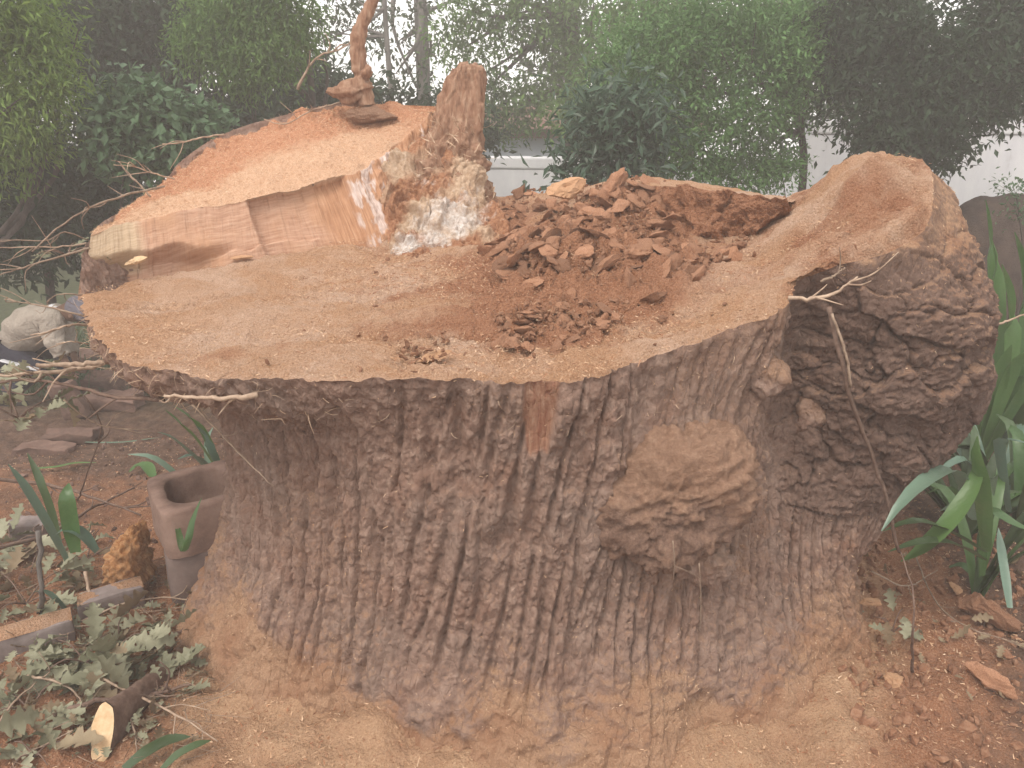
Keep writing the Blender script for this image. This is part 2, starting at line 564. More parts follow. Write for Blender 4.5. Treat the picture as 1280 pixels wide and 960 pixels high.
GREEN = dict(
    lime=mat_leaf("lime_leaf", (0.09, 0.165, 0.035), (0.26, 0.38, 0.09), 0.55, 0.35, 'tint', 0.25),
    dark=mat_leaf("dark_leaf", (0.02, 0.04, 0.02), (0.055, 0.10, 0.048), 0.6, 0.3, 'tint', 0.22),
    mid=mat_leaf("mid_leaf", (0.065, 0.135, 0.035), (0.19, 0.31, 0.085), 0.55, 0.35, 'tint', 0.25),
    bush=mat_leaf("bush_leaf", (0.075, 0.17, 0.05), (0.20, 0.36, 0.125), 0.55, 0.35, 'tint', 0.25),
    broad=mat_leaf("broad_leaf", (0.05, 0.10, 0.045), (0.15, 0.26, 0.13), 0.5, 0.3, 'tint', 0.3),
    blue=mat_leaf("bluish_leaf", (0.035, 0.075, 0.045), (0.10, 0.17, 0.105), 0.4),
    far=mat_leaf("far_leaf", (0.035, 0.06, 0.03), (0.085, 0.13, 0.055), 0.6, 0.3, 'tint', 0.2),
    strap=mat_leaf("strap_leaf", (0.065, 0.14, 0.045), (0.15, 0.27, 0.09), 0.35, 0.25, None, 0.5),
    strapdark=mat_leaf("dark_strap_leaf", (0.055, 0.09, 0.04), (0.10, 0.16, 0.07), 0.35, 0.2, None, 0.5),
    strapblue=mat_leaf("pale_strap_leaf", (0.12, 0.20, 0.15), (0.20, 0.30, 0.22), 0.35, 0.2, None, 0.5),
    oak=mat_leaf("oak_leaf", (0.17, 0.175, 0.105), (0.40, 0.39, 0.27), 0.6, 0.15, None, 0.3),
    oakdry=mat_leaf("dry_oak_leaf", (0.20, 0.14, 0.085), (0.36, 0.29, 0.19), 0.8, 0.15, None, 0.2),
)


# ------------------------------------------------------------------ ground
def ground_z(x, y):
    x = np.asarray(x, float)
    y = np.asarray(y, float)
    z = -0.14 * np.clip(y - 3.4, 0, 4) * sstep(-0.3, -1.8, x)
    z = z + 0.03 * np.clip(y - 3.0, 0, 6) * sstep(0.5, 2.5, x)
    r = np.hypot((x - 0.12) / 1.0, (y - 3.1) / 0.95)
    z = z + 0.05 * np.exp(-np.clip(r - 1.25, 0, 9) / 0.20) * sstep(4.5, 3, y)
    z = z + (0.06 * np.exp(-((x + 0.75)**2 / 0.35 + (y - 1.95)**2 / 0.09))
             + 0.02 * np.exp(-((x - 0.35)**2 / 0.6 + (y - 1.85)**2 / 0.08)))
    near = sstep(9, 5, np.hypot(x, y - 3))
    z = z + 0.035 * sstep(2.2, 1.3, r) * fbm(x * 4.5, y * 4.5, x * 0, 3, 4)
    z = z + near * (0.03 * fbm(x * 1.7, y * 1.7, x * 0, 3, 5) + 0.012 * fbm(x * 9, y * 9, x * 0, 3, 6))
    return z


def build_ground():
    def axis(lo, hi, step, far):
        core = np.arange(lo, hi, step)
        ext = np.geomspace(0.06, far, 30)
        return np.concatenate((lo - ext[::-1], core, hi + ext))
    xs = axis(-4.2, 3.4, 0.017, 20)
    ys = axis(1.1, 6.2, 0.017, 18)
    X, Y = np.meshgrid(xs, ys, indexing='ij')
    Z = ground_z(X, Y)
    core = (X > -4.2) & (X < 3.4) & (Y > 1.1) & (Y < 6.2)
    Z = Z + np.where(core, 0.006 * fbm(X * 40, Y * 40, X * 0, 3, 9) + 0.01 * np.abs(fbm(X * 15, Y * 15, X * 0, 2, 11)), 0)
    P = np.stack((X, Y, Z), -1)
    r = np.hypot(X - 0.12, Y - 3.1)
    saw = sstep(2.4, 1.3, r) * 0.9 + 0.5 * sstep(-0.6, -1.6, X) * sstep(4.9, 4.0, Y)
    pale = 0.75 * sstep(1.72, 1.38, np.hypot((X - 0.12), (Y - 3.1) / 0.95)) + np.exp(-((X + 0.7)**2 / 0.35 + (Y - 1.95)**2 / 0.2)) + 0.5 * np.exp(-((X - 0.75)**2 / 0.3 + (Y - 1.95)**2 / 0.1))
    m = M("soil", 0.95)
    hi = m.noise(170, 4, 0.75)
    mid = m.noise(9, 6, 0.65)
    soil = m.ramp(m.noise(14, 6, 0.65), [(0.3, (0.09, 0.05, 0.035)), (0.6, (0.19, 0.115, 0.08)), (0.8, (0.29, 0.2, 0.15))])
    red = m.ramp(hi, [(0.25, (0.20, 0.08, 0.04)), (0.5, (0.36, 0.17, 0.09)), (0.78, (0.58, 0.36, 0.24))])
    tan = m.ramp(hi, [(0.25, (0.37, 0.205, 0.115)), (0.5, (0.53, 0.325, 0.195)), (0.75, (0.66, 0.45, 0.29))])
    tan = m.mix(m.ramp(m.noise(4.5, 4, 0.6), [(0.42, 0.0), (0.65, 0.75)]), tan, m.ramp(hi, [(0.3, (0.27, 0.125, 0.065)), (0.75, (0.52, 0.31, 0.19))]))
    grass = m.ramp(mid, [(0.3, (0.03, 0.05, 0.018)), (0.7, (0.085, 0.12, 0.045))])
    c = m.mix(m.attr("grass"), soil, grass)
    s = m.math('ADD', m.attr("saw"), m.math('MULTIPLY', m.math('SUBTRACT', mid, 0.5), 0.9))
    c = m.mix(m.ramp(s, [(0.3, 0.0), (0.65, 1.0)]), c, red)
    p = m.math('ADD', m.attr("pale"), m.math('MULTIPLY', m.math('SUBTRACT', mid, 0.5), 0.8))
    c = m.mix(m.ramp(p, [(0.3, 0.0), (0.75, 1.0)]), c, tan)
    m.color(c)
    m.bump(m.math('ADD', grainy(m, 220, 80), m.math('MULTIPLY', m.noise(35, 5, 0.7), 1.5)), 0.9, 0.014)
    grassy = sstep(5.2, 7.5, Y) * 0.85
    me = np_mesh("ground", P.reshape(-1, 3), grid_faces(*X.shape), m.m, True,
                 dict(saw=saw, pale=pale, grass=grassy))
    kind(add("ground", me), "structure")


build_ground()

# ------------------------------------------------------------------ the stump
CX, CY = 0.12, 3.1


def pol(th, r, z):
    a = math.radians(th)
    return (CX + r * math.cos(a), CY + r * math.sin(a), z)


ZS = (-0.12, 0.12, 0.42, 0.8, 1.04, 1.17)


def st_pol(th, rs, rim):
    return [pol(th, r, z) for r, z in zip(rs, ZS)] + [tuple(rim)]


def st_xyz(lst, rim):
    return list(lst) + [tuple(rim)]


# slab edges (pixel, distance): top front edge, bottom front edge, rear rim
SL_T = [at_y(*a) for a in ((112, 296, 3.16), (155, 279, 3.28), (228, 264, 3.38), (300, 251, 3.45), (370, 236, 3.55), (430, 219, 3.66), (462, 205, 3.80), (505, 172, 4.02), (540, 140, 4.2))]
SL_B = [at_y(*a) for a in ((104, 366, 3.02), (160, 358, 3.14), (235, 345, 3.28), (310, 328, 3.38), (390, 313, 3.46), (462, 304, 3.52), (500, 298, 3.60), (550, 285, 3.74), (595, 268, 3.92))]
SL_R = [at_y(*a) for a in ((122, 283, 3.30), (152, 264, 3.52), (200, 232, 3.74), (228, 200, 3.92), (275, 170, 4.1), (340, 148, 4.22), (385, 137, 4.30), (440, 130, 4.34), (545, 133, 4.36))]

STN = [
    st_pol(209, (1.60, 1.42, 1.26, 1.21, 1.27, 1.54), at_z(125, 432, 1.28)),
    st_pol(218, (1.56, 1.37, 1.22, 1.17, 1.21, 1.49), at_z(160, 458, 1.27)),
    st_pol(225, (1.50, 1.31, 1.18, 1.14, 1.17, 1.41), at_z(215, 470, 1.27)),
    st_pol(232, (1.42, 1.25, 1.15, 1.12, 1.13, 1.29), at_z(300, 474, 1.27)),
    st_pol(239, (1.36, 1.21, 1.13, 1.105, 1.11, 1.19), at_z(380, 476, 1.27)),
    st_pol(251, (1.42, 1.24, 1.115, 1.10, 1.10, 1.12), at_z(520, 476, 1.28)),
    st_pol(262, (1.42, 1.24, 1.10, 1.085, 1.085, 1.095), at_z(625, 478, 1.28)),
    st_pol(270, (1.42, 1.24, 1.09, 1.07, 1.07, 1.08), at_z(700, 478, 1.28)),
    st_pol(278, (1.42, 1.24, 1.07, 1.05, 1.05, 1.05), at_z(765, 467, 1.29)),
    st_pol(285, (1.42, 1.24, 1.06, 1.03, 1.015, 1.01), at_z(805, 451, 1.30)),
    st_pol(295, (1.30, 1.16, 1.06, 1.02, 1.0, 0.99), at_z(870, 428, 1.33)),
    st_pol(304, (1.36, 1.21, 1.08, 1.03, 1.01, 1.01), at_z(930, 408, 1.36)),
    st_pol(311, (1.42, 1.25, 1.09, 1.02, 1.0, 1.01), at_z(978, 388, 1.40)),
    st_xyz([(1.10, 2.10, -.12), (1.03, 2.22, .12), (0.96, 2.38, .42), (0.93, 2.46, .8), (0.92, 2.50, 1.05), (0.92, 2.50, 1.25)], at_z(1004, 352, 1.46)),
    st_xyz([(1.24, 2.20, -.12), (1.15, 2.29, .12), (1.08, 2.38, .42), (1.05, 2.43, .8), (1.06, 2.41, 1.05), (1.08, 2.37, 1.28)], at_z(1050, 334, 1.52)),
    st_xyz([(1.36, 2.28, -.12), (1.26, 2.36, .12), (1.18, 2.42, .42), (1.20, 2.40, .8), (1.23, 2.34, 1.05), (1.24, 2.31, 1.32)], at_z(1112, 316, 1.56)),
    st_xyz([(1.44, 2.38, -.12), (1.33, 2.46, .12), (1.26, 2.50, .38), (1.38, 2.47, .68), (1.52, 2.42, 1.0), (1.50, 2.40, 1.34)], at_z(1160, 282, 1.63)),
    st_xyz([(1.50, 2.55, -.12), (1.38, 2.60, .12), (1.32, 2.62, .38), (1.52, 2.62, .64), (1.73, 2.63, 1.0), (1.60, 2.80, 1.62)], at_z(1168, 206, 1.79)),
    st_xyz([(1.55, 2.85, -.12), (1.44, 2.87, .12), (1.40, 2.88, .4), (1.62, 2.9, .65), (1.81, 2.95, 1.05), (1.60, 3.02, 1.62)], (1.42, 3.02, 1.81)),
    st_pol(18, (1.5, 1.42, 1.36, 1.38, 1.5, 1.45), (1.28, 3.28, 1.70)),
    st_pol(38, (1.4, 1.28, 1.2, 1.15, 1.1, 1.1), at_y(960, 246, 3.34)),
    st_pol(62, (1.35, 1.2, 1.1, 1.0, .95, .93), at_y(800, 226, 3.66)),
    st_pol(92, (1.35, 1.22, 1.12, 1.08, 1.05, 1.03), at_y(655, 246, 3.88)),
    st_pol(101, (1.36, 1.25, 1.15, 1.12, 1.1, 1.08), at_y(606, 240, 4.02)),
    st_pol(110, (1.4, 1.3, 1.22, 1.2, 1.2, 1.2), at_y(562, 165, 4.25)),
    st_pol(122, (1.5, 1.4, 1.32, 1.32, 1.36, 1.42), SL_R[7]),
    st_pol(131, (1.55, 1.45, 1.38, 1.38, 1.45, 1.52), SL_R[5]),
    st_pol(139, (1.6, 1.5, 1.42, 1.42, 1.52, 1.6), SL_R[4]),
    st_pol(148, (1.62, 1.52, 1.42, 1.42, 1.55, 1.64), SL_R[3]),
    st_pol(155, (1.64, 1.52, 1.40, 1.40, 1.54, 1.66), SL_R[2]),
    st_pol(164, (1.64, 1.50, 1.36, 1.36, 1.50, 1.64), SL_R[1]),
    st_pol(172, (1.64, 1.50, 1.34, 1.34, 1.46, 1.62), SL_R[0]),
    st_pol(181, (1.64, 1.48, 1.33, 1.31, 1.46, 1.74), at_y(102, 318, 3.08)),
    st_pol(189, (1.63, 1.47, 1.32, 1.28, 1.40, 1.70), at_y(101, 368, 2.95)),
    st_pol(199, (1.62, 1.45, 1.30, 1.25, 1.33, 1.61), at_z(107, 404, 1.285)),
]
STN = np.array(STN)                                        # stations, 7 rings, xyz


def stump_grid():
    K = len(STN)
    ring = 0.5 * (STN[:, 3] + STN[:, 5])
    seg = np.linalg.norm(np.roll(ring, -1, 0) - ring, axis=1)
    tk = np.concatenate(([0], np.cumsum(seg)))
    fine = (np.arange(K) <= 17) | (np.arange(K) >= 30)    # stations the camera can see
    ts = []
    for i in range(K):
        n = max(3, int(seg[i] / (0.0046 if fine[i] else 0.03)))
        ts.append(tk[i] + seg[i] * np.arange(n) / n)
    t = np.concatenate(ts)
    C = hermite(tk, STN, t, True)                          # (nu, 7, 3)
    d = np.linalg.norm(np.diff(C, axis=1), axis=2)         # chord per profile
    s = np.concatenate((np.zeros((len(t), 1)), np.cumsum(d, axis=1)), axis=1)
    nv = 300
    P = np.empty((len(t), nv, 3))
    frac = np.linspace(0, 1, nv)
    for i in range(len(t)):
        P[i] = hermite(s[i], C[i], frac * s[i, -1])
    S = frac[None, :] * s[:, -1:]
    U = np.repeat(t[:, None], nv, 1)
    return P, U, S, tk


def bark_relief(P, U, S, tk):
    x, y, z = P[..., 0], P[..., 1], P[..., 2]
    slant = 0.16 * sstep(tk[3], tk[6], U) - 0.30 * sstep(tk[13], tk[17], U)
    wu = U - slant * S + 0.020 * fbm(x * 3, y * 3, z * 1.0, 2, 21) + 0.009 * fbm(x * 13, y * 13, z * 4, 2, 22)
    wv = S + 0.05 * fbm(x * 5, y * 5, z * 5, 2, 23)
    f1, f2, cid = voronoi(wu / 0.064, wv / 1.1, 31)
    g1, g2, gid = voronoi(wu / 0.036 + 3, wv / 0.34, 32)
    e1, e2, eid = voronoi(wu / 0.022 + 5, wv / 0.055, 33)
    plate = sstep(0.0, 0.30, f2 - f1)
    sub = sstep(0.0, 0.22, g2 - g1)
    h = 0.020 * plate + 0.007 * plate * sub + 0.009 * (cid - 0.5) * plate + 0.005 * (gid - .5) + 0.004 * (eid - .5) * sstep(0, .2, e2 - e1)
    h += 0.010 * fbm(wu * 14, y * 0, S * 2.2, 3, 40) + 0.012 * fbm(x * 6, y * 6, z * 4, 3, 41) + 0.009 * fbm(x * 32, y * 32, z * 20, 4, 42, 0.65) + 0.004 * fbm(x * 110, y * 110, z * 90, 2, 43)
    flare = sstep(tk[5], tk[2], U) + sstep(tk[29], tk[31], U)
    h = h * (1 - 0.45 * flare * sstep(1.05, 1.2, z)) + 0.012 * flare * sstep(1.05, 1.2, z) * fbm(x * 22, y * 22, z * 22, 4, 48)
    # broken bases: the bark dissolves into lumps near the soil
    low = sstep(0.42, 0.1, z + 0.12 * fbm(x * 4, y * 4, z * 4, 2, 44))
    lump = 0.03 * fbm(x * 9, y * 9, z * 9, 4, 45) + 0.012 * fbm(x * 33, y * 33, z * 33, 3, 46)
    h = h * (1 - 0.80 * low) + lump * low * (1 - 0.5 * sstep(0.2, 0.02, z))
    # limb collar: folded across instead of furrowed
    limb = sstep(tk[12] + 0.06, tk[14], U) * sstep(tk[20], tk[19], U) * sstep(0.50, 0.72, z)
    zz = z + 0.06 * fbm(x * 3.1, y * 3.1, z * 2, 3, 51) + 0.05 * np.sin((U - tk[15]) * 4.0)
    k1, k2, kid = voronoi(U / 0.23 + 9 + 0.7 * fbm(x * 5, y * 5, z * 5, 3, 57), zz / 0.125 + 0.5 * fbm(x * 4, y * 4, z * 3, 2, 59), 55)
    l1, l2, lid = voronoi(U / 0.11 + 2, zz / 0.05, 58)
    hl = 0.045 * (kid - 0.5) + 0.026 * sstep(0, 0.10, k2 - k1) + 0.006 * sstep(0, .2, l2 - l1) + 0.007 * (lid - .5)
    hl += 0.022 * fbm(x * 4, y * 4, z * 6, 3, 52) + 0.010 * np.abs(fbm(x * 9, y * 9, z * 34, 4, 53, 0.6)) + 0.008 * fbm(x * 60, y * 60, z * 110, 3, 54) - 0.03
    h = h * (1 - limb) + hl * limb
    # smoother dusted skin under the right of the front rim
    sm = sstep(tk[8], tk[9] + .05, U) * sstep(tk[12], tk[11], U) * sstep(0.95, 1.1, z)
    h = h * (1 - 0.55 * sm)
    # strip of bare wood at the rim
    px = np.abs(U - tk[7] + 0.045 + 0.02 * (1.25 - z)) / 0.052
    strip = sstep(1.15, 0.9, px * (1 + 0.5 * sstep(1.2, 1.05, z)) * 1.2) * sstep(1.055, 1.075, z + 0.02 * fbm(x * 30, y * 30, z * 6, 2, 61))
    h = h * (1 - strip) + (0.012 + 0.0015 * fbm(x * 140, y * 140, z * 5, 2, 62)) * strip
    # the sawn edge is rubbed down and crumbly
    fr = np.linspace(0, 1, h.shape[1])[None, :]
    edge = sstep(0.955, 0.995, fr)
    lm = sstep(0.80, 0.99, fr) * limb
    h = h * (1 - 0.6 * edge) * (1 - 0.75 * lm) + edge * (0.008 + 0.012 * fbm(x * 16, y * 16, z * 16, 4, 63))
    h = h * (1 - 0.5 * limb * sstep(tk[16], tk[17], U))
    return h - 0.02, limb, strip


P0, UU, SS, TK = stump_grid()
RELIEF, LIMB, STRIP = bark_relief(P0, UU, SS, TK)
N0 = grid_normals(P0, True)
cdir = np.stack((P0[..., 0] - CX, P0[..., 1] - CY, P0[..., 2] * 0), -1)
if (np.sum(N0 * cdir, -1) > 0).mean() < 0.5:
    N0 = -N0
BARK_FLIP = False
P1 = P0 + N0 * RELIEF[..., None]
N1 = grid_normals(P1, True)
if (np.sum(N1 * cdir, -1) > 0).mean() < 0.5:
    N1 = -N1
    BARK_FLIP = True
nz = N1[..., 2]
zz_ = P1[..., 2]
left_ = sstep(TK[7], TK[3], UU)
low_d = sstep(0.36 + 0.12 * left_, 0.04 + 0.07 * left_, zz_ + 0.22 * fbm(P1[..., 0] * 2.6, P1[..., 1] * 2.6, zz_ * 2.2, 4, 71))
low_d = np.clip(low_d * (0.72 + 0.28 * left_) + 0.35 * low_d * sstep(0, .6, fbm(P1[..., 0] * 7, P1[..., 1] * 7, zz_ * 7, 3, 74)), 0, 1)
blot = sstep(0.15, 0.75, fbm(P1[..., 0] * 4.2, P1[..., 1] * 4.2, zz_ * 3.2, 4, 72))
right_d = sstep(TK[8], TK[10], UU) * sstep(TK[13], TK[12], UU)
dust = (0.45 * sstep(0.3, 0.8, nz) + 0.95 * low_d + 0.24 * blot + 0.22 * right_d * sstep(0.7, 1.15, zz_) + 0.10 * right_d)
dust = dust * (1 - 0.45 * LIMB) + LIMB * (0.62 * sstep(1.38, 1.64, zz_) + 0.34 * sstep(0.35, 0.8, nz) * sstep(0.7, 1.3, zz_) - 0.1)

touch = P1[..., 2] - ground_z(P1[..., 0], P1[..., 1])      # drifts banked against the foot
dust = dust + 0.8 * sstep(0.10, 0.0, touch + 0.07 * fbm(P1[..., 0] * 6, P1[..., 1] * 6, zz_ * 6, 3, 73))

stump = empty("tree_stump", (CX, CY, 0.0), "giant freshly sawn oak stump with furrowed bark and stepped sawdusty top", "tree stump")
OFF = np.array((CX, CY, 0.0))


def stump_part(name, me, parent=None):
    """mesh data are given in world coordinates; parts hang under the stump's base"""
    o = add(name, me, parent or stump)
    if parent is None:
        o.location = (-CX, -CY, 0)
    return o


bf = grid_faces(P1.shape[0], P1.shape[1], True)
if BARK_FLIP:
    bf = bf[:, ::-1]
bark_o = stump_part("bark", np_mesh("bark", P1.reshape(-1, 3), bf, MAT['bark'], True,
                    dict(dust=dust, wood=STRIP, limb=LIMB)))

# ---- lower cut surface: from the displaced bark rim inwards
rim = P1[:, -1, :]
iu_start = int(np.argmin(np.abs(UU[:, 0] - TK[33])))       # left end, below the slab
iu_end = int(np.argmin(np.abs(UU[:, 0] - TK[23])))         # behind the spike
order = np.concatenate((np.arange(iu_start, len(rim)), np.arange(0, iu_end + 1)))
bnd_a = rim[order]
SLB = np.array(SL_B)
inner = curve_pts(SLB[::-1] + np.array((0.0, 0.07, -0.02)), 160)
bnd = np.vstack((bnd_a, inner))

ctrl = [at_z(*a) for a in (
    (300, 420, 1.285), (420, 440, 1.285), (520, 420, 1.285), (700, 430, 1.29), (840, 400, 1.335), (200, 420, 1.285), (160, 390, 1.285),
    (300, 370, 1.30), (480, 345, 1.345), (600, 340, 1.37), (900, 352, 1.41), (960, 318, 1.475), (1000, 300, 1.54), (760, 380, 1.34),
    (1040, 300, 1.575), (1100, 278, 1.625), (1100, 232, 1.73), (1050, 250, 1.68), (1150, 260, 1.67), (850, 350, 1.395))]
ctrl += [at_y(640, 300, 3.55), at_y(720, 300, 3.3), at_y(880, 315, 3.12)]
ctrl += list(SLB[::2])
ctrl += list(bnd_a[::max(1, len(bnd_a) // 60)])
ctrl = np.array(ctrl)


def tps(pts, lam=2e-4):
    n = len(pts)
    d = np.linalg.norm(pts[:, None, :2] - pts[None, :, :2], axis=2)
    K = d * d * np.log(d + 1e-9)
    A = np.zeros((n + 3, n + 3))
    A[:n, :n] = K + lam * np.eye(n)
    A[:n, n] = 1
    A[:n, n + 1:] = pts[:, :2]
    A[n:, :n] = A[:n, n:].T
    b = np.concatenate((pts[:, 2], np.zeros(3)))
    w_ = np.linalg.solve(A, b)

    def f(x, y):
        sh = np.shape(x)
        x, y = np.ravel(x), np.ravel(y)
        out = np.empty(len(x))
        for i in range(0, len(x), 20000):
            xx, yy = x[i:i + 20000], y[i:i + 20000]
            dd = np.hypot(xx[:, None] - pts[:, 0], yy[:, None] - pts[:, 1])
            out[i:i + 20000] = (dd * dd * np.log(dd + 1e-9)) @ w_[:n] + w_[n] + w_[n + 1] * xx + w_[n + 2] * yy
        return out.reshape(sh)
    return f


base_top = tps(ctrl)
HEAP = at_z(745, 330, 1.42)
HEAP2 = at_z(690, 402, 1.32)


def heap_h(x, y):
    a = np.exp(-(((x - HEAP[0]) / 0.36)**2 + ((y - HEAP[1] - 0.12) / 0.42)**2)**1.4)
    b = np.exp(-((x - 0.52) / 0.16)**2 - ((y - 3.38) / 0.22)**2)
    c = np.exp(-((x - HEAP2[0]) / 0.17)**2 - ((y - HEAP2[1]) / 0.13)**2)
    d = np.exp(-((x + 0.12) / 0.22)**2 - ((y - 3.72) / 0.2)**2)
    return 0.11 * a + 0.09 * b + 0.03 * c + 0.05 * d


def top_z(x, y):
    return base_top(x, y) + heap_h(x, y)


def build_cut():
    c0 = np.array((0.0, 2.72))
    nb = len(bnd)
    nt_ = 230
    t = 1 - np.linspace(0, 1, nt_)**1.25
    t = t[::-1] * 0.999 + 0.001
    t[-1] = 1.0
    XY = c0 + (bnd[:, None, :2] - c0) * t[None, :, None]
    x, y = XY[..., 0], XY[..., 1]
    z = base_top(x, y)
    err = bnd[:, 2] - z[:, -1]
    z = z + err[:, None] * sstep(0.88, 1.0, t)[None, :]
    hp = heap_h(x, y)
    rotm = np.clip(hp / 0.06, 0, 1)
    limb = sstep(0.86, 1.0, x) * sstep(1.42, 1.5, z)
    edge = sstep(1.0, 0.97, t)[None, :] * np.ones_like(z)
    rel = 0.019 * fbm(x * 4, y * 5, z * 0, 5, 81) + 0.012 * np.abs(fbm(x * 11, y * 15, z * 0, 4, 80)) + 0.005 * fbm(x * 26, y * 26, z * 0, 3, 82) + 0.0028 * fbm(x * 80, y * 80, z * 0, 3, 83)
    # saw kerf across the left, plates lifting in the middle
    kerf = at_z(170, 382, 1.3), at_z(330, 372, 1.3)
    kd = (y - (kerf[0][1] + (x - kerf[0][0]) * (kerf[1][1] - kerf[0][1]) / (kerf[1][0] - kerf[0][0]))) + 0.006 * fbm(x * 12, y * 0, z * 0, 2, 84)
    km = sstep(kerf[1][0] + .1, kerf[1][0] - .1, x)
    rel = rel - 0.016 * np.exp(-(kd / 0.007)**2) * km + 0.008 * sstep(-0.01, 0.01, kd) * km
    f1, f2, cid = voronoi(x * 5 + 0.4 * fbm(x * 5, y * 5, z * 0, 2, 85), y * 8, 86)
    mid = np.exp(-((x + 0.05) / 0.5)**2 - ((y - 2.45) / 0.25)**2)
    rel = rel + mid * (0.034 * (cid - 0.5) - 0.010 * sstep(0.1, 0.0, f2 - f1))
    g1, g2, gid = voronoi(x * 17, y * 17, 87)
    rel = rel + rotm * (0.045 * (gid - 0.4) * sstep(0, .3, g2 - g1) + 0.02 * fbm(x * 30, y * 30, z * 0, 3, 88))
    rel = rel + limb * (0.028 * fbm(x * 7, y * 13, z * 5, 4, 89) + 0.045 * np.abs(fbm(x * 4, y * 9, z * 4, 3, 90)) - 0.01)
    z = z + hp + rel * edge
    P = np.stack((x, y, z), -1)
    red = 0.30 * fbm(x * 3.5, y * 5, z * 0, 4, 91) + 0.95 * rotm + 0.38 * np.exp(-((x - 0.15) / 0.55)**2 - ((y - 2.75) / 0.5)**2) + 0.50 * mid * sstep(.35, .7, cid) + 0.40 * limb + 0.35 * np.exp(-((x + 0.25) / 0.3)**2 - ((y - 3.2) / 0.25)**2)
    pale = 0.55 * np.exp(-((x + 0.9) / 0.45)**2 - ((y - 2.5) / 0.35)**2) + 0.5 * np.exp(-((x - 0.72) / 0.25)**2 - ((y - 2.62) / 0.3)**2)
    f = grid_faces(nb, nt_, True)
    v = P.reshape(-1, 3)
    a, b, c = v[f[5000][0]], v[f[5000][1]], v[f[5000][2]]
    if np.cross(b - a, c - a)[2] < 0:
        f = f[:, ::-1]
    o = stump_part("cut_surface", np_mesh("cut_surface", v, f, MAT['cut'], True, dict(red=red, pale=pale)))
    return P


TOPP = build_cut()


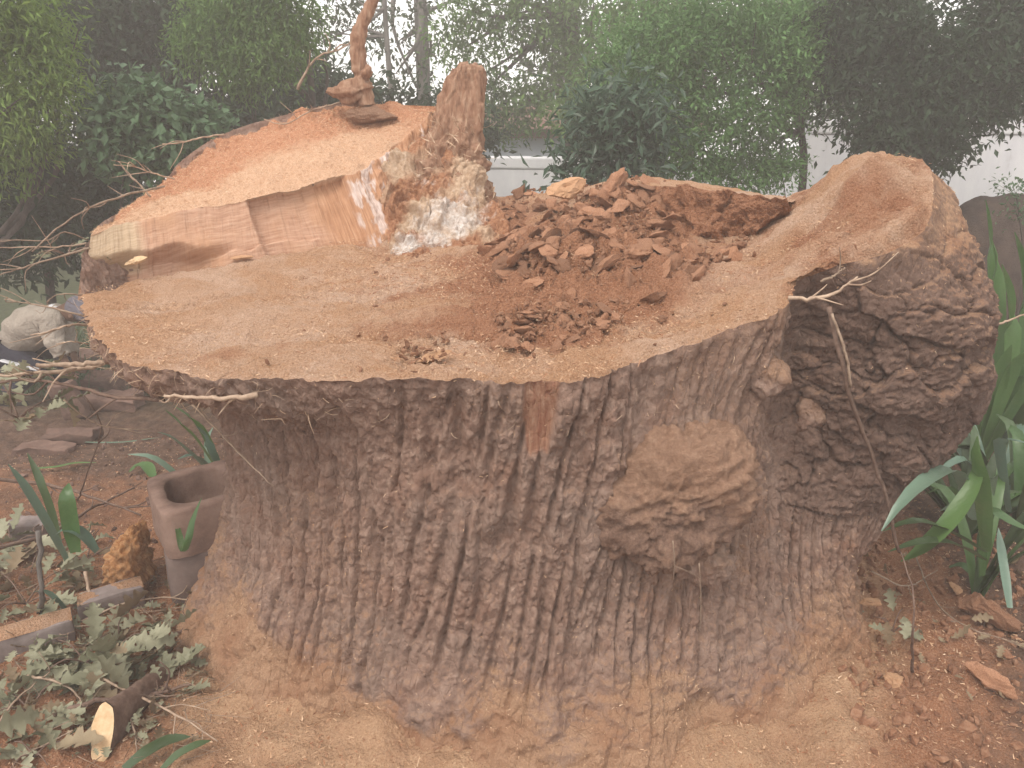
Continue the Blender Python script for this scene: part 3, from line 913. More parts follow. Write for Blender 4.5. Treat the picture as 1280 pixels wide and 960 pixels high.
# ---- raised slab: sawn face, then its top back to the rear rim
def build_slab():
    T, B, R = map(np.array, (SL_T, SL_B, SL_R))
    R = R + np.array((0, 0.02, 0.0))
    d = np.linalg.norm(np.diff(T, axis=0), axis=1)
    tk = np.concatenate(([0], np.cumsum(d)))
    na = 420
    a = np.linspace(0, tk[-1], na)
    Tc, Bc, Rc = (hermite(tk, q, a) for q in (T, B, R))
    Tc = Tc + 0.006 * np.stack([fbm(a * 13, a * 0, a * 0, 4, 115 + k) for k in range(3)], -1)
    # keep the saw steps of the face crisp
    nf, ntop = 80, 150
    bf_ = np.linspace(-0.12, 1, nf)
    face = Bc[:, None] * (1 - bf_)[None, :, None] + Tc[:, None] * bf_[None, :, None]
    bt = np.linspace(0, 1, ntop + 1)[1:]
    top = Tc[:, None] * (1 - bt)[None, :, None] + Rc[:, None] * bt[None, :, None]
    P = np.concatenate((face, top), 1)
    A = np.repeat(a[:, None], nf + ntop, 1)
    Bv = np.concatenate((np.repeat(bf_[None], na, 0), np.repeat(1 + bt[None], na, 0)), 1)
    x, y, z = P[..., 0], P[..., 1], P[..., 2]
    N = grid_normals(P)
    if N[na // 2, nf // 2, 1] > 0:
        N = -N
    onf = (Bv < 1.0)
    L = tk[-1]
    rel = 0.0025 * fbm(A * 60, Bv * 1.5, z * 0, 3, 101) + 0.004 * fbm(A * 6, Bv * 3, z * 0, 3, 102)
    # the saw was set twice: the middle of the face stands back
    rel = rel - 0.05 * sstep(tk[3] + 0.02 + 0.05 * (1 - Bv), tk[3] + 0.035 + 0.05 * (1 - Bv), A) * sstep(tk[5] + .02, tk[5] - 0.05, A)
    # hollow torn under the left end
    cave = sstep(0.62, 0.38, Bv + 0.25 * sstep(tk[1], tk[3], A) + 0.05 * fbm(A * 9, Bv * 3, z * 0, 2, 103)) * sstep(tk[3], tk[2], A)
    rel = rel - 0.10 * cave * sstep(0.0, 0.12, Bv + 0.1)
    # split ledge at the foot
    led = sstep(0.22, 0.2, Bv + 0.05 * fbm(A * 14, Bv, z * 0, 2, 104)) * sstep(tk[2], tk[3], A) * sstep(tk[4] + .05, tk[4], A)
    rel = rel + 0.03 * led
    rough = sstep(tk[5], tk[6], A)
    rel = rel + rough * (0.016 * fbm(A * 14, Bv * 5, z * 0, 4, 105) + 0.007 * fbm(A * 60, Bv * 12, z * 0, 3, 106))
    relt = 0.014 * fbm(x * 5, y * 6, z * 0, 4, 107) + 0.006 * fbm(x * 26, y * 30, z * 0, 3, 108) + 0.003 * fbm(x * 90, y * 90, z * 0, 2, 109)
    back = sstep(1.45, 1.9, Bv)
    relt = relt + back * (0.022 * fbm(x * 11, y * 11, z * 0, 4, 110))
    e = sstep(1.0, 1.04, Bv)
    r = np.where(onf, rel, relt * e)
    r = r * sstep(2.0, 1.97, Bv)
    P = P + N * r[..., None]
    topm = sstep(0.985, 1.0, Bv)
    sap = sstep(tk[1] + 0.10, tk[1] + 0.04, A + 0.03 * (Bv - .5)) * sstep(0.25, 0.4, Bv)
    orange = sstep(tk[4] - 0.0, tk[4] + 0.1, A + 0.04 * fbm(A * 9, Bv * 2, z * 0, 2, 111))
    white = sstep(tk[5] - 0.02, tk[5] + 0.02, A + 0.02 * fbm(A * 20, Bv * 6, z * 0, 2, 112)) * (1 - topm)
    white = 0.85 * white * sstep(-0.1, 0.35, fbm(A * 34, Bv * 5, z * 0, 4, 114) + 0.25 * fbm(A * 6, Bv * 3, z * 0, 2, 116) - 0.35 - 1.2 * sstep(tk[6], tk[7], A) + 0.5)
    red = 0.9 * sstep(1.15, 1.75, Bv + 0.15 * fbm(x * 4, y * 4, z * 0, 3, 113)) + 0.6 * sstep(tk[5], tk[8], A)
    uv = np.stack((A, Bv * 0.25), -1).reshape(-1, 2)
    f = grid_faces(na, nf + ntop)
    v = P.reshape(-1, 3)
    q = f[len(f) // 2]
    nn = np.cross(v[q[1]] - v[q[0]], v[q[2]] - v[q[0]])
    if nn[2] < 0:
        f = f[:, ::-1]
    stump_part("raised_slab", np_mesh("raised_slab", v, f, MAT['face'], True,
               dict(top=topm, sap=sap * (1 - topm), orange=orange * (1 - topm), white=white, red=red), uv))
    return P[:, nf:], P


SLABTOP, SLABALL = build_slab()


# ---- rear right block with its broken front
def build_block():
    T = np.array([at_y(*a) for a in ((775, 232, 3.42), (820, 232, 3.36), (850, 232, 3.30), (905, 240, 3.22), (955, 247, 3.14), (984, 252, 3.08))])
    B = np.array([at_y(*a) for a in ((780, 320, 3.30), (820, 332, 3.22), (862, 330, 3.14), (910, 308, 3.12), (955, 286, 3.06), (990, 262, 3.04))])
    R = np.array([at_y(*a) for a in ((790, 223, 3.70), (830, 224, 3.62), (870, 228, 3.54), (915, 236, 3.44), (960, 245, 3.36), (1000, 250, 3.26))])
    d = np.linalg.norm(np.diff(T, axis=0), axis=1)
    tk = np.concatenate(([0], np.cumsum(d)))
    na, nf, ntp = 200, 70, 60
    a = np.linspace(0, tk[-1], na)
    Tc, Bc, Rc = (hermite(tk, q, a) for q in (T, B, R))
    b1 = np.linspace(-0.15, 1, nf)
    b2 = np.linspace(0, 1, ntp + 1)[1:]
    P = np.concatenate((Bc[:, None] * (1 - b1)[None, :, None] + Tc[:, None] * b1[None, :, None],
                        Tc[:, None] * (1 - b2)[None, :, None] + Rc[:, None] * b2[None, :, None]), 1)
    A = np.repeat(a[:, None], nf + ntp, 1)
    Bv = np.concatenate((np.repeat(b1[None], na, 0), np.repeat(1 + b2[None], na, 0)), 1)
    x, y, z = P[..., 0], P[..., 1], P[..., 2]
    N = grid_normals(P)
    if N[na // 2, nf // 2, 1] > 0:
        N = -N
    f1, f2, cid = voronoi(A * 16, Bv * 5 + A * 4, 121)
    onf = Bv < 1
    r = np.where(onf, 0.05 * (cid - .5) + 0.03 * fbm(A * 12, Bv * 3, z * 0, 4, 122) + 0.008 * fbm(A * 60, Bv * 14, z * 0, 2, 123),
                 0.008 * fbm(x * 14, y * 14, z * 0, 4, 124)) * sstep(2.0, 1.95, Bv)
    P = P + N * r[..., None]
    red = np.where(onf, 1.1, 0.25)
    f = grid_faces(na, nf + ntp)
    v = P.reshape(-1, 3)
    q = f[len(f) // 2]
    if np.cross(v[q[1]] - v[q[0]], v[q[2]] - v[q[0]])[2] < 0:
        f = f[:, ::-1]
    stump_part("raised_block", np_mesh("raised_block", v, f, MAT['cut'], True, dict(red=red, pale=x * 0)))


build_block()


# ---- standing spike of torn wood
def build_spike():
    rows = [(275, 455, 612, 3.92), (245, 485, 604, 3.98), (215, 512, 600, 4.02), (180, 533, 599, 4.05), (140, 546, 602, 4.07), (105, 557, 605, 4.08), (88, 566, 605, 4.08), (82, 574, 601, 4.08)]
    K = []
    for (py, l, r, Y) in rows:
        p, q = at_y(l, py, Y), at_y(r, py, Y)
        K.append((*(0.5 * (p + q)), 0.5 * (q[0] - p[0])))
    K = np.array(K)[:, :]
    n, seg = 130, 120
    t = np.linspace(0, len(rows) - 1, n)
    kk = hermite(np.arange(len(rows)), K, t)
    th = np.linspace(0, 2 * math.pi, seg, endpoint=False)
    c, s = np.cos(th), np.sin(th)
    # a squarish, flat-sided section
    sq = 1 / (np.abs(c)**3.2 + np.abs(s)**3.2)**(1 / 3.2)
    X = kk[:, 0:1] + kk[:, 3:4] * c[None] * sq[None]
    Yv = kk[:, 1:2] + np.minimum(kk[:, 3:4] * 0.8, 0.17) * s[None] * sq[None]
    Z = np.repeat(kk[:, 2:3], seg, 1)
    P = np.stack((X, Yv, Z), -1)
    N = grid_normals(P, False)
    cc = np.stack((X - kk[:, 0:1], Yv - kk[:, 1:2], Z * 0), -1)
    if (np.sum(N * cc, -1)).mean() < 0:
        N = -N
    A = np.repeat(th[None], n, 0)
    lowm = sstep(1.95, 1.65, Z)
    h = 0.016 * fbm(X * 26, Yv * 26, Z * 4, 4, 131) + 0.008 * fbm(X * 70, Yv * 70, Z * 9, 3, 132)
    f1, f2, cid = voronoi(np.cos(A) * 3 + Z * 1.5, np.sin(A) * 3 + Z * 7, 133)
    h = h + 0.02 * (cid - 0.5) + lowm * (0.05 * fbm(X * 16, Yv * 16, Z * 16, 4, 134))
    P = P + N * h[..., None]
    P[..., 2][-6:] += 0.02 * fbm(X[-6:] * 20, Yv[-6:] * 20, Z[-6:] * 0, 2, 135)
    v = P.reshape(-1, 3)
    f = []
    for i in range(n - 1):
        j = np.arange(seg)
        k = (j + 1) % seg
        f.append(np.stack((i * seg + j, i * seg + k, (i + 1) * seg + k, (i + 1) * seg + j), -1))
    f = np.concatenate(f)
    top_c = P[-1].mean(0)
    v = np.vstack((v, top_c))
    j = np.arange(seg)
    f = np.vstack((f, np.stack(((n - 1) * seg + j, (n - 1) * seg + (j + 1) % seg, np.full(seg, len(v) - 1), np.full(seg, len(v) - 1)), -1)[:, :4]))
    f_q = f[:-seg]
    me = bpy.data.meshes.new("wood_spike")
    me.from_pydata(v.tolist(), [], f_q.tolist() + [(int(a), int(b), int(c_)) for a, b, c_, _ in f[-seg:]])
    me.polygons.foreach_set("use_smooth", [True] * len(me.polygons))
    me.materials.append(MAT['spike'])
    me.update()
    stump_part("wood_spike", me)
    return P


SPIKE = build_spike()


# ---- lumpy rock-like mass: burl, chunks, fungus crusts
def ico(sub):
    import bmesh
    bm = bmesh.new()
    bmesh.ops.create_icosphere(bm, subdivisions=sub, radius=1.0)
    v = np.array([q.co[:] for q in bm.verts])
    f = np.array([[q.index for q in p.verts] for p in bm.faces])
    bm.free()
    return v, f


ICO6 = ico(6)
ICO2 = ico(2)
ICO3 = ico(3)


def build_burl():
    v, f = ICO6
    v = v.copy()
    c = at_y(824, 620, 2.20)
    # flat shelf above, blunt below
    sx, sy, sz = 0.235, 0.20, 0.255
    p = v * np.array((sx, sy, sz))
    up = v[:, 2] > 0
    p[:, 2] = np.where(up, p[:, 2] * (0.95 - 0.2 * np.clip(-v[:, 0], 0, 1)), p[:, 2] * 1.05)
    p[:, 0] += 0.05 * np.clip(v[:, 2], 0, 1)
    x, y, z = p[:, 0], p[:, 1], p[:, 2]
    f1, f2, cid = voronoi(x * 17 + z * 4, z * 30, 141)
    h = 0.06 * fbm(x * 5, y * 5, z * 6, 4, 142) + 0.012 * (cid - .5) * sstep(0, .25, f2 - f1) + 0.013 * fbm(x * 40, y * 40, z * 60, 4, 143, 0.65)
    p = p + v * h[:, None]
    p = p + c
    n = v
    dust_ = 0.95 * sstep(-0.05, 0.45, v[:, 2] + 0.25 * fbm(x * 9, y * 9, z * 9, 3, 144)) + 0.35 * sstep(0.0, 0.6, fbm(x * 12, y * 12, z * 12, 3, 145)) + 0.1
    stump_part("burl", np_mesh("burl", p, f, MAT['burl'], True, dict(dust=dust_)))
    # smaller swellings beside and above it
    for (px, py, Y, r, sd_, d0) in ((905, 600, 2.24, 0.09, 7, .4), (1015, 520, 2.50, 0.06, 8, .3), (625, 850, 2.10, 0.12, 9, .85), (880, 700, 2.17, 0.08, 10, .25), (955, 470, 2.345, 0.06, 11, .5)):
        v, f = ico(5)
        q = v * r * np.array((1.2, 0.7, 1.0))
        x, y, z = q.T
        h = r * (0.35 * fbm(x * 14 + sd_, y * 14, z * 14, 4, 150 + sd_) + 0.1 * fbm(x * 60, y * 60, z * 60, 3, 160))
        q = q + v * h[:, None] + at_y(px, py, Y)
        dd = d0 * sstep(-0.3, 0.5, v[:, 2] + 0.3 * fbm(x * 20, y * 20, z * 20, 3, 170)) + 0.15
        stump_part("bark_swelling", np_mesh("bark_swelling", q, f, MAT['bark'], True, dict(dust=dd, wood=x * 0, limb=x * 0)))


build_burl()


def chunk_mesh(seed, mat, ax=(1, 0.75, 0.5), sub=ICO3, chips=7):
    """angular broken lump: a ball cut by random planes, then roughened"""
    v, f = sub
    rg = np.random.default_rng(seed)
    v = v.copy()
    for _ in range(chips):
        d = rg.normal(size=3)
        d /= np.linalg.norm(d)
        lim = rg.uniform(0.35, 0.75)
        over = np.clip(v @ d - lim, 0, None)
        v = v - over[:, None] * d
    v = v * np.array(ax)
    x, y, z = v.T
    h = 0.10 * fbm(x * 3 + seed, y * 3, z * 3, 3, seed) + 0.05 * fbm(x * 9, y * 3, z * 11, 2, seed + 3)
    v = v + v / (np.linalg.norm(v, axis=1, keepdims=True) + 1e-9) * h[:, None]
    return np_mesh("wood_chunk", v, f, mat, False)


CHUNKS = [chunk_mesh(300 + i, MAT['chunk'], (1, RNG.uniform(.55, .9), RNG.uniform(.2, .45)), ICO2, 9) for i in range(14)]
CHUNKS_HI = [chunk_mesh(330 + i, MAT['chunk'], (1, RNG.uniform(.55, .9), RNG.uniform(.22, .55)), ICO3, 10) for i in range(6)]


def in_poly(x, y, poly):
    poly = np.asarray(poly)
    c = np.zeros(np.shape(x), bool)
    j = len(poly) - 1
    for i in range(len(poly)):
        xi, yi = poly[i]
        xj, yj = poly[j]
        c ^= ((yi > y) != (yj > y)) & (x < (xj - xi) * (y - yi) / (yj - yi + 1e-12) + xi)
        j = i
    return c


def proj(p):
    x, y, z = p
    d = y * CP - (z - CAM_H) * SP
    v = y * SP + (z - CAM_H) * CP
    return 640 + FPX * x / d, 480 - FPX * v / d


HEAP_PX = [(612, 248), (650, 236), (700, 240), (790, 225), (850, 236), (880, 300), (945, 295), (905, 330), (850, 350), (820, 382), (760, 388), (690, 355), (640, 350), (600, 305)]
HEAP2_PX = [(615, 400), (690, 375), (770, 390), (720, 425), (650, 430), (620, 420)]
EDGE_PX = [(480, 430), (560, 420), (560, 455), (490, 455)]


def place_chunks():
    n = 0
    placed = []
    lab = "crumbly red brown chunk in the loose heap of rotten wood on the stump"
    labs = [(lab, "loose heap of rotten wood chunks on the stump"),
            ("small red brown chunk in the low spill of rotten wood before the main heap", "low spill of wood chunks before the main heap"),
            ("tiny brown crumb scattered close to the stump top's front rim", "brown crumbs close to the front rim")]
    want = [(HEAP_PX, 225, (0.028, 0.080)), (HEAP2_PX, 52, (0.018, 0.046)), (EDGE_PX, 14, (0.010, 0.026))]
    for wi, (poly, cnt, (s0, s1)) in enumerate(want):
        k = tries = 0
        while k < cnt and tries < 20000:
            tries += 1
            x, y = RNG.uniform(-0.6, 1.2), RNG.uniform(2.0, 3.9)
            z = float(top_z(np.array([x]), np.array([y]))[0])
            px, py = proj((x, y, z + 0.03))
            if not in_poly(np.array(px), np.array(py), poly):
                continue
            s = RNG.uniform(s0, s1) * (1.15 if RNG.random() < 0.15 else 0.9)
            if any((x - a)**2 + (y - b)**2 < (0.42 * (s + c))**2 for a, b, c in placed):
                if RNG.random() < 0.6:
                    continue
            placed.append((x, y, s))
            me = CHUNKS[int(RNG.integers(len(CHUNKS)))] if s < 0.03 else CHUNKS_HI[int(RNG.integers(len(CHUNKS_HI)))]
            o = add("wood_chunk", me, None, (x, y, z + s * RNG.uniform(0.15, 0.5)), (RNG.normal(0.15, .5), RNG.normal(0, .5), RNG.uniform(0, 6.28)), (s, s, s))
            tag(o, labs[wi][0], "wood chunk", labs[wi][1])
            k += 1
            n += 1


def heap_crumbs():
    rg = np.random.default_rng(88)
    src = [ (np.array([v.co[:] for v in m.vertices]), np.array([p.vertices[:] for p in m.polygons])) for m in [chunk_mesh(360 + i, MAT['chunk'], (1, .7, .5), ico(1), 6) for i in range(5)]]
    Vs, Fs, off, k = [], [], 0, 0
    while k < 1500:
        x, y = rg.uniform(-0.7, 1.2), rg.uniform(2.05, 3.9)
        z = float(top_z(np.array([x]), np.array([y]))[0])
        px, py = proj((x, y, z))
        ok = in_poly(np.array(px), np.array(py), HEAP_PX) or in_poly(np.array(px), np.array(py), HEAP2_PX) or (in_poly(np.array(px), np.array(py), EDGE_PX) and rg.random() < .5) or (rg.random() < 0.02 and in_poly(np.array(x), np.array(y), bnd[::6, :2]))
        if not ok:
            continue
        v, f = src[int(rg.integers(5))]
        s_ = rg.uniform(0.006, 0.02)
        mt = np.array(Euler(tuple(rg.uniform(0, 6.28, 3))).to_matrix())
        Vs.append((v * s_) @ mt.T + np.array((x, y, z + 0.4 * s_ + rg.uniform(0, 0.02))))
        Fs.append(f + off)
        off += len(v)
        k += 1
    kind(add("wood_crumbs", np_mesh("wood_crumbs", np.vstack(Vs), np.vstack(Fs), MAT['chunk'], False)), "stuff")


place_chunks()
heap_crumbs()


def solo_chunk(px, py, z, size, ax, seed, mat, label, rot, name="wood_chunk", Y=None):
    p = at_y(px, py, Y) if Y else at_z(px, py, z)
    o = add(name, chunk_mesh(seed, mat, ax, ico(4), 9), None, p, rot, (size,) * 3)
    return tag(o, label, "wood chunk")


solo_chunk(706, 236, 0, 0.085, (1.2, .7, .55), 401, MAT['chunk_pale'], "squarish chunk with pale tan top at the back of the wood heap", (0.1, -0.35, 0.5), Y=3.5)
solo_chunk(762, 248, 0, 0.13, (.45, .5, 1.05), 402, MAT['chunk'], "tall pointed red chunk standing up at the peak of the wood heap", (0.2, 0.45, 0.3), Y=3.42)
solo_chunk(722, 285, 0, 0.12, (1.0, .6, .7), 403, MAT['chunk'], "largest rounded fibrous red chunk in the middle of the wood heap", (0.3, -0.5, 0.2), Y=3.3)
solo_chunk(845, 330, 1.41, 0.06, (1.3, .5, .4), 404, MAT['chunk_pale'], "long tan orange chunk at the right foot of the wood heap", (0, -0.15, 0.5))
solo_chunk(785, 352, 1.385, 0.045, (1, .8, .7), 405, MAT['chunk'], "dark cube shaped chunk at the front foot of the wood heap", (0.2, 0.2, 0.9))
solo_chunk(345, 329, 1.315, 0.075, (1.1, .6, .22), 406, MAT['chunk_pale'], "flat split wood chip lying against the foot of the sawn slab face", (0.05, 0.0, 0.15))
solo_chunk(302, 322, 0, 0.055, (1.1, .4, .2), 407, MAT['chunk_pale'], "thin split wood sliver sticking out of the sawn slab face", (0.0, -0.15, 0.1), Y=3.34)
solo_chunk(170, 326, 0, 0.055, (1.0, .5, .32), 408, MAT['cutend'], "pale splintered chip stuck in the hollow at the left end of the slab", (0.2, -0.25, 0.1), Y=3.12)
solo_chunk(540, 447, 1.285, 0.05, (1.1, .6, .25), 409, MAT['chunk_pale'], "flat tan chip lying near the front edge of the stump top", (0.05, -0.2, 0.4))
solo_chunk(430, 440, 1.285, 0.06, (1.2, .5, .15), 410, MAT['chunk_pale'], "thin pale chip pressed into sawdust left of the flat tan chip", (0.0, -0.1, 0.5))
solo_chunk(830, 398, 1.34, 0.025, (1, .6, .5), 411, MAT['chunk'], "single small brown lump alone on the pale sawdust ramp", (0, 0, 0.4))
solo_chunk(1232, 762, 0.07, 0.115, (1.2, .7, .6), 412, MAT['chunk'], "big block of red rotten wood on the soil below the strappy plant", (0.2, 0.25, -0.3))
solo_chunk(1248, 858, 0.04, 0.10, (1.3, .45, .35), 413, MAT['chunk'], "long ridge of red brown wood lying at the lower right corner", (0.1, 0.35, -0.7))
solo_chunk(1195, 735, 0.03, 0.045, (1, .7, .5), 414, MAT['chunk_pale'], "small tan lump on soil just in front of the big red block", (0.1, 0, 0.4))
solo_chunk(1118, 852, 0.06, 0.05, (1, .7, .6), 415, MAT['chunk_pale'], "brown lump resting at the right foot of the stump", (0.1, 0.2, 0.4))
solo_chunk(1090, 752, 0.17, 0.05, (1.2, .6, .4), 416, MAT['chunk_pale'], "pale flat chip caught at the right flank of the stump", (0.1, 0.2, 0.2))


# flat step chunk under the standing branch
def step_chunk():
    p = at_y(462, 146, 4.24)
    o = add("wood_chunk", chunk_mesh(421, MAT['spike'], (1.3, .8, .35), ico(4), 9), None, p, (0, 0.05, 0.1), (0.155,) * 3)
    tag(o, "broad red wood plate on the slab top beneath the standing broken branch", "wood chunk")


step_chunk()


def standing_branch():
    p0 = at_y(452, 128, 4.22)
    e = empty("broken_branch", p0, "upright broken branch with stripped bark standing on the raised slab", "branch")
    keys = np.array([at_y(*a) for a in ((456, 132, 4.22), (453, 108, 4.22), (449, 80, 4.22), (447, 55, 4.22), (453, 30, 4.22), (463, 8, 4.22), (474, -16, 4.22), (480, -40, 4.22))]) - p0
    pts = curve_pts(keys, 70)
    r = np.interp(np.linspace(0, 1, 70), [0, .12, .2, .5, .75, 1], [0.055, 0.042, 0.036, 0.035, 0.026, 0.016])
    V, F = tube(pts, r, 36, 0.22, 3)
    x, y, z = V.T
    V = V + 0.006 * np.stack((fbm(x * 60, y * 60, z * 7, 3, 181), fbm(x * 60, y * 60, z * 7, 3, 182), z * 0), -1)
    add("stem", poly_mesh("stem", V, F, MAT['spike']), e)
    v, f = ico(4)
    q = v * np.array((0.12, 0.06, 0.038))
    x, y, z = q.T
    q = q + v * (0.035 * fbm(x * 9, y * 12, z * 30, 4, 183) + 0.012 * fbm(x * 30, y * 50, z * 80, 3, 184))[:, None]
    q[:, 2] += 0.22 * np.clip(x, 0, 1)
    q = q + at_y(437, 116, 4.2) - p0
    add("splintered_foot", np_mesh("splintered_foot", q, f, MAT['spike'], True), e)
    v, f = ico(3)
    q = v * np.array((0.026, 0.03, 0.03))
    x, y, z = q.T
    q = q + v * (0.012 * fbm(x * 50, y * 50, z * 50, 3, 185))[:, None] + at_y(459, 90, 4.18) - p0
    add("knot", np_mesh("knot", q, f, MAT['spike'], True), e)


standing_branch()


# torn, fungus-whitened wood between the slab's side and the heap
def torn_wood():
    rows = [[(462, 205, 3.84), (505, 172, 4.06), (545, 165, 4.14), (590, 185, 4.0), (606, 215, 3.98)],
            [(474, 236, 3.70), (512, 212, 3.82), (548, 208, 3.88), (585, 222, 3.84), (612, 240, 3.86)],
            [(478, 268, 3.60), (515, 246, 3.68), (550, 240, 3.72), (590, 246, 3.72), (625, 258, 3.74)],
            [(482, 296, 3.50), (520, 280, 3.54), (558, 272, 3.58), (600, 272, 3.60), (640, 276, 3.62)],
            [(476, 322, 3.40), (522, 314, 3.40), (565, 308, 3.42), (605, 300, 3.46), (648, 298, 3.48)],
            [(470, 334, 3.36), (524, 330, 3.34), (568, 326, 3.34), (612, 318, 3.36), (660, 312, 3.40)]]
    G = np.array([[at_y(*p) for p in r] for r in rows])
    nu, nv = 190, 190
    A = hermite(np.arange(6), G, np.linspace(0, 5, nu))
    P = hermite(np.arange(5), A.transpose(1, 0, 2), np.linspace(0, 4, nv)).transpose(1, 0, 2)
    x, y, z = P[..., 0], P[..., 1], P[..., 2]
    N = grid_normals(P)
    if N[..., 1].mean() > 0:
        N = -N
    f1, f2, cid = voronoi(x * 14 + 2 * fbm(x * 6, y * 6, z * 6, 2, 200), z * 11 + y * 6, 201)
    f3, f4, cid2 = voronoi(x * 34, z * 22 + y * 10, 202)
    h = 0.06 * (cid - 0.45) * sstep(0, .25, f2 - f1) + 0.03 * fbm(x * 9, y * 9, z * 9, 4, 203) + 0.018 * (cid2 - .5) + 0.008 * fbm(x * 60, y * 60, z * 40, 3, 204)
    iu = np.linspace(0, 1, nu)[:, None] * np.ones((1, nv))
    iv = np.linspace(0, 1, nv)[None] * np.ones((nu, 1))
    edge = sstep(0, .08, iu) * sstep(1, .92, iu) * sstep(0, .08, iv) * sstep(1, .92, iv)
    P = P + N * (h * (0.3 + 0.7 * edge) - 0.035 * (1 - edge))[..., None]
    core = np.exp(-((iu - 0.55) / 0.28)**2 - ((iv - 0.5) / 0.34)**2) + 0.8 * np.exp(-((iu - 0.78) / 0.09)**2 - ((iv - 0.16) / 0.12)**2)
    white = core + 0.55 * fbm(x * 9, y * 9, z * 5, 4, 205)
    cream = 0.4 + 0.7 * fbm(x * 5, y * 5, z * 5, 3, 206)
    m = M("whitened_wood", 0.95)
    g = m.noise(60, 6, 0.7)
    red = m.ramp(g, [(0.3, (0.22, 0.09, 0.045)), (0.55, (0.42, 0.21, 0.115)), (0.75, (0.58, 0.36, 0.22))])
    cr = m.ramp(g, [(0.3, (0.42, 0.27, 0.17)), (0.7, (0.66, 0.50, 0.36))])
    wh = m.ramp(g, [(0.35, (0.50, 0.40, 0.33)), (0.5, (0.70, 0.62, 0.56)), (0.65, (0.84, 0.80, 0.77))])
    c = m.mix(m.ramp(m.attr("cream"), [(0.3, 0.0), (0.7, 1.0)]), red, cr)
    wv = m.math('ADD', m.attr("white"), m.math('MULTIPLY', m.math('SUBTRACT', m.noise(45, 5, 0.7), 0.5), 1.0))
    m.color(m.mix(m.ramp(wv, [(0.45, 0.0), (0.95, 1.0)]), c, wh))
    m.bump(m.math('ADD', g, m.noise(180, 3, 0.7)), 0.8, 0.012)
    v = P.reshape(-1, 3)
    f = grid_faces(nu, nv)
    q = f[len(f) // 2]
    if np.cross(v[q[1]] - v[q[0]], v[q[2]] - v[q[0]])[1] > 0:
        f = f[:, ::-1]
    stump_part("whitened_wood", np_mesh("whitened_wood", v, f, m.m, True, dict(white=white, cream=cream)))


torn_wood()


def strips(base, direction, length, width, mat_rng, curl=0.4, seg=3):
    """many thin bent strips; base (N,3), direction (N,3) unit; returns verts, quads"""
    n = len(base)
    up = RNG.normal(size=(n, 3))
    side = np.cross(direction, up)
    side /= np.linalg.norm(side, axis=1, keepdims=True) + 1e-9
    nor = np.cross(side, direction)
    V = np.empty((n, (seg + 1) * 2, 3))
    for k in range(seg + 1):
        t = k / seg
        c = base + direction * (length * t)[:, None] + nor * (curl * length * (t * t))[:, None]
        wk = width * (1 - 0.6 * t)
        V[:, 2 * k] = c - side * wk[:, None] * .5
        V[:, 2 * k + 1] = c + side * wk[:, None] * .5
    F = []
    off = (np.arange(n) * (seg + 1) * 2)[:, None]
    for k in range(seg):
        F.append(off + np.array((2 * k, 2 * k + 1, 2 * k + 3, 2 * k + 2))[None])
    return V.reshape(-1, 3), np.concatenate(F)


def fibres():
    # torn fibres on the lower left of the spike
    q = SPIKE[10:70].reshape(-1, 3)
    q = q[(q[:, 1] < 4.05)]
    idx = RNG.integers(0, len(q), 420)
    b = q[idx]
    d = RNG.normal(size=b.shape) * 0.6 + np.array((-0.5, -0.7, 0.5))
    d /= np.linalg.norm(d, axis=1, keepdims=True)
    V, F = strips(b, d, RNG.uniform(0.015, 0.06, len(b)), RNG.uniform(0.002, 0.008, len(b)), None, 0.6)
    kind(stump_part("torn_fibre", np_mesh("torn_fibre", V, F, MAT['fibre'])), "stuff")
    # hairy rim on the left and along the front edge
    n = len(rim)
    sel = np.concatenate((np.arange(iu_start, n), np.arange(0, int(np.argmin(np.abs(UU[:, 0] - TK[13]))))))
    idx = RNG.choice(sel, 900)
    wgt = np.where(UU[idx, 0] > TK[29], 1.0, sstep(TK[5], TK[1], UU[idx, 0]) + 0.05)
    idx = idx[RNG.random(900) < wgt]
    row = RNG.integers(P1.shape[1] - 40, P1.shape[1], len(idx))
    b = P1[idx, row]
    d = N1[idx, row] + RNG.normal(size=b.shape) * 0.8
    d /= np.linalg.norm(d, axis=1, keepdims=True)
    V, F = strips(b, d, RNG.uniform(0.01, 0.05, len(b)), RNG.uniform(0.001, 0.003, len(b)), None, 0.8)
    kind(stump_part("bark_fibre", np_mesh("bark_fibre", V, F, MAT['fibre'])), "stuff")
    # crumbs and splinters clinging to the bark
    m = (UU < TK[18]) & (P1[..., 2] > 0.05)
    ii = np.argwhere(m)
    wl = np.clip(dust[m] * 0.8 + 0.08, 0.02, 1)
    pick = ii[RNG.choice(len(ii), 2600, p=wl / wl.sum())]
    b = P1[pick[:, 0], pick[:, 1]] + 0.003 * N1[pick[:, 0], pick[:, 1]]
    d = RNG.normal(size=b.shape)
    nn = N1[pick[:, 0], pick[:, 1]]
    d = d - nn * (np.sum(d * nn, 1) * 0.75)[:, None]
    d /= np.linalg.norm(d, axis=1, keepdims=True)
    V, F = strips(b, d, RNG.uniform(0.003, 0.011, len(b)), RNG.uniform(0.001, 0.0035, len(b)), None, 0.5, 2)
    kind(stump_part("bark_crumb", np_mesh("bark_crumb", V, F, MAT['shaving'])), "stuff")


fibres()


